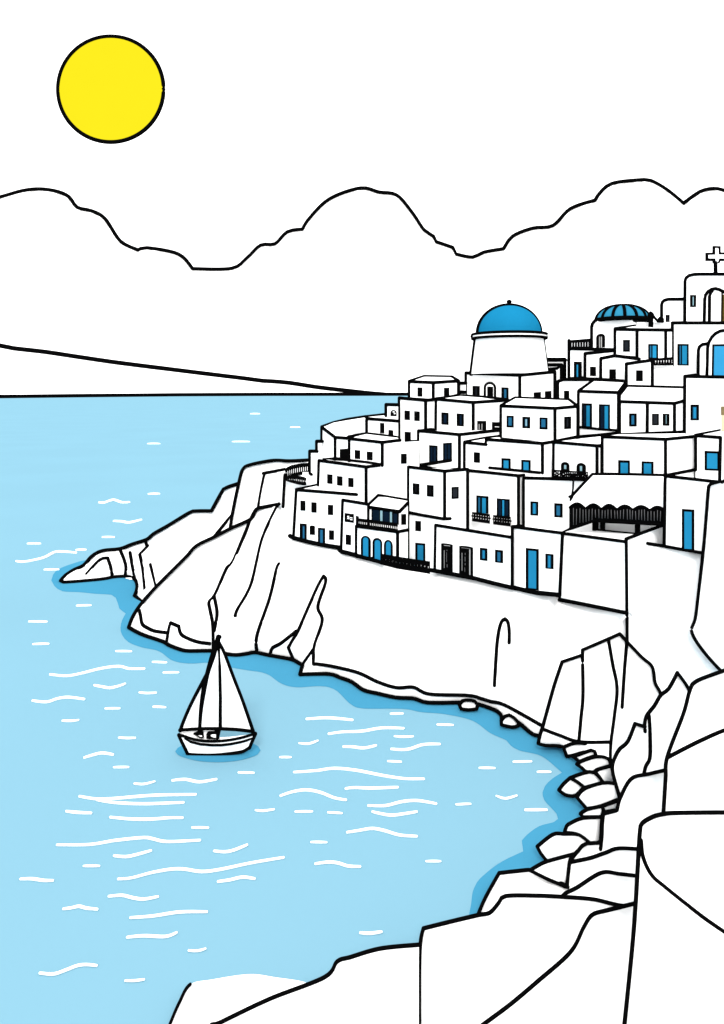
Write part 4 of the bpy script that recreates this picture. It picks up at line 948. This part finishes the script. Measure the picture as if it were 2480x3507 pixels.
hull.build('hull', boat)
rr_ = MB(INK); rq = []
for x, y in [(318, 1645), (400, 1688), (520, 1718), (660, 1730), (800, 1730), (920, 1716), (1060, 1688), (1140, 1664), (1204, 1638)]:
    t = (x - 300)/930; i = min(SN, max(0, int(round(t*SN)))); yy = min(v.y for v in secs[i][:3]); u_, v_ = px('N', x, y); rq.append(P3(u_, v_, yy - .03))
rr_.tube(rq, [ir(BD, .5)] + [ir(BD, .8)]*7 + [ir(BD, .45)]); rr_.build('rub_rail', boat)
ms = MB(INK); ms.tube([bp(745, 1640, .1), bp(770, 1530, .1), bp(782, 1500, .1), bp(783, 1100, .1), bp(775, 700, .1), bp(762, 440, .1), bp(752, 380, .1), bp(758, 312, .1)],
   [ir(BD, 1), ir(BD, 1), ir(BD, 1.05), ir(BD, 1), ir(BD, .9), ir(BD, .9), ir(BD, 1.5), ir(BD, 1.6)], joints=True); ms.tube([bp(738, 330, .1), bp(775, 312, .1)], [ir(BD, .9), ir(BD, 1.3)]); ms.build('mast', boat)
bm_ = MB(INK); bm_.tube([bp(252, 1535), bp(420, 1522), bp(600, 1515), bp(800, 1516), bp(1000, 1526), bp(1215, 1552)], [ir(BD, 1.05)]*6); bm_.build('boom', boat)
def sail(name, edge, bulge, inks):
    c, own = curve([p + (1.0,) for p in edge], True, 30, 40); b_ = MB(WHITE)
    t = tessellate_polygon([[Vector((p[0], p[1], 0)) for p in c]])
    cx_, cy_ = sum(p[0] for p in c)/len(c), sum(p[1] for p in c)/len(c)
    fr = [bp(p[0], p[1], .16) for p in c]; n = len(fr); mid = bp(cx_, cy_, .16 + bulge)
    inn = [bp(lerp(p[0], cx_, .5), lerp(p[1], cy_, .5), .16 + bulge*.7) for p in c]
    for off, fl in ((0, 1), (.03, -1)):
        V = [p + Vector((0, off, 0)) for p in fr + inn + [mid]]
        b_.mesh(V, [(i, (i+1) % n, n+(i+1) % n, n+i)[::fl] for i in range(n)] + [(n+i, n+(i+1) % n, 2*n)[::fl] for i in range(n)], None, True)
    for pts, ks in inks:
        cc, _ = curve([p + (k_,) for p, k_ in zip(pts, ks)], False, 20, 40)
        b_.tube([bp(p[0], p[1], .12) for p in cc], [ir(BD, p[2]) for p in cc])
    b_.build(name, boat)
sail('mainsail', [(768, 385), (850, 560), (960, 850), (1080, 1170), (1212, 1548), (1000, 1525), (786, 1516), (784, 1000), (772, 600)], -.12, [([(768, 385), (835, 520), (960, 850), (1080, 1160), (1215, 1552)], [1, 1, 1, 1, 1.1])])
sail('middle_sail', [(755, 420), (775, 700), (784, 1000), (784, 1515), (520, 1515), (540, 1250), (590, 950), (650, 700), (710, 520)], -.06, [])
sail('foresail', [(742, 330), (700, 520), (620, 780), (560, 1050), (525, 1300), (512, 1518), (252, 1535), (400, 1180), (540, 900), (640, 700), (692, 500)], .05,
  [([(258, 1540), (300, 1420), (400, 1190), (560, 880), (650, 700), (695, 510), (735, 330)], [1.1, 1, 1, 1, .9, .9, .7]), ([(512, 1520), (528, 1280), (565, 1020), (620, 770), (690, 545), (735, 400)], [1.0, 1.2, 1.5, 1.4, 1.7, 1.2])])
cb_ = MB(INK)
def blk(pts, m=INK, d=0.0, th=.25):
    q = [bp(x, y, d) for x, y in pts]; k_ = [p + Vector((0, th, 0)) for p in q]; n = len(q)
    t = tessellate_polygon([[Vector((p.x, p.z, 0)) for p in q]])
    cb_.mesh(q, [tuple(s) for s in t], m); cb_.mesh(q + k_, [(i, (i+1) % n, n+(i+1) % n, n+i) for i in range(n)], m)
blk([(600, 1640), (597, 1590), (615, 1565), (690, 1560), (765, 1546), (765, 1650), (600, 1650)]); blk([(660, 1600), (680, 1592), (725, 1592), (725, 1632), (690, 1628), (660, 1612)], WHITE, -.05, .03); cb_.build('cabin', boat)
cb_ = MB(INK); blk([(425, 1588), (500, 1550), (555, 1560), (560, 1640), (520, 1640), (470, 1612)]); blk([(495, 1605), (540, 1605), (545, 1622), (520, 1618)], WHITE, -.05, .03); cb_.build('tiller', boat)
cb_ = MB(WHITE); blk([(258, 1562), (420, 1548), (765, 1540), (765, 1640), (420, 1620), (300, 1590)], WHITE, .3, .2); cb_.build('cockpit_side', boat)

# ================================================================== light and camera
w = bpy.data.worlds.new('World'); bpy.context.scene.world = w; w.use_nodes = True
bg = w.node_tree.nodes['Background']; bg.inputs['Color'].default_value = (1, 1, 1, 1); bg.inputs['Strength'].default_value = 1.0
sl_ = bpy.data.lights.new('sun_light', 'SUN'); sl_.energy = 1.5; sl_.angle = math.radians(14); sl_.color = (1, .98, .95)
so = bpy.data.objects.new('sun_light', sl_); C.objects.link(so); so.rotation_euler = (math.radians(52), 0, math.radians(-4))
cam = bpy.data.cameras.new('camera'); co = bpy.data.objects.new('camera', cam); C.objects.link(co)
co.location = (0, 0, H); co.rotation_euler = (math.pi/2, 0, 0)
cam.sensor_fit = 'HORIZONTAL'; cam.sensor_width = 36; cam.lens = 36*F/2480
cam.shift_y = -(3507/2 - HY)/2480; cam.clip_end = 30000; cam.clip_start = .5
sc0 = bpy.context.scene; sc0.camera = co
sc0.view_settings.view_transform = 'Standard'; sc0.view_settings.look = 'None'; sc0.view_settings.exposure = EXPO; sc0.view_settings.gamma = 1
sc0.cycles.max_bounces = 6; sc0.cycles.diffuse_bounces = 4
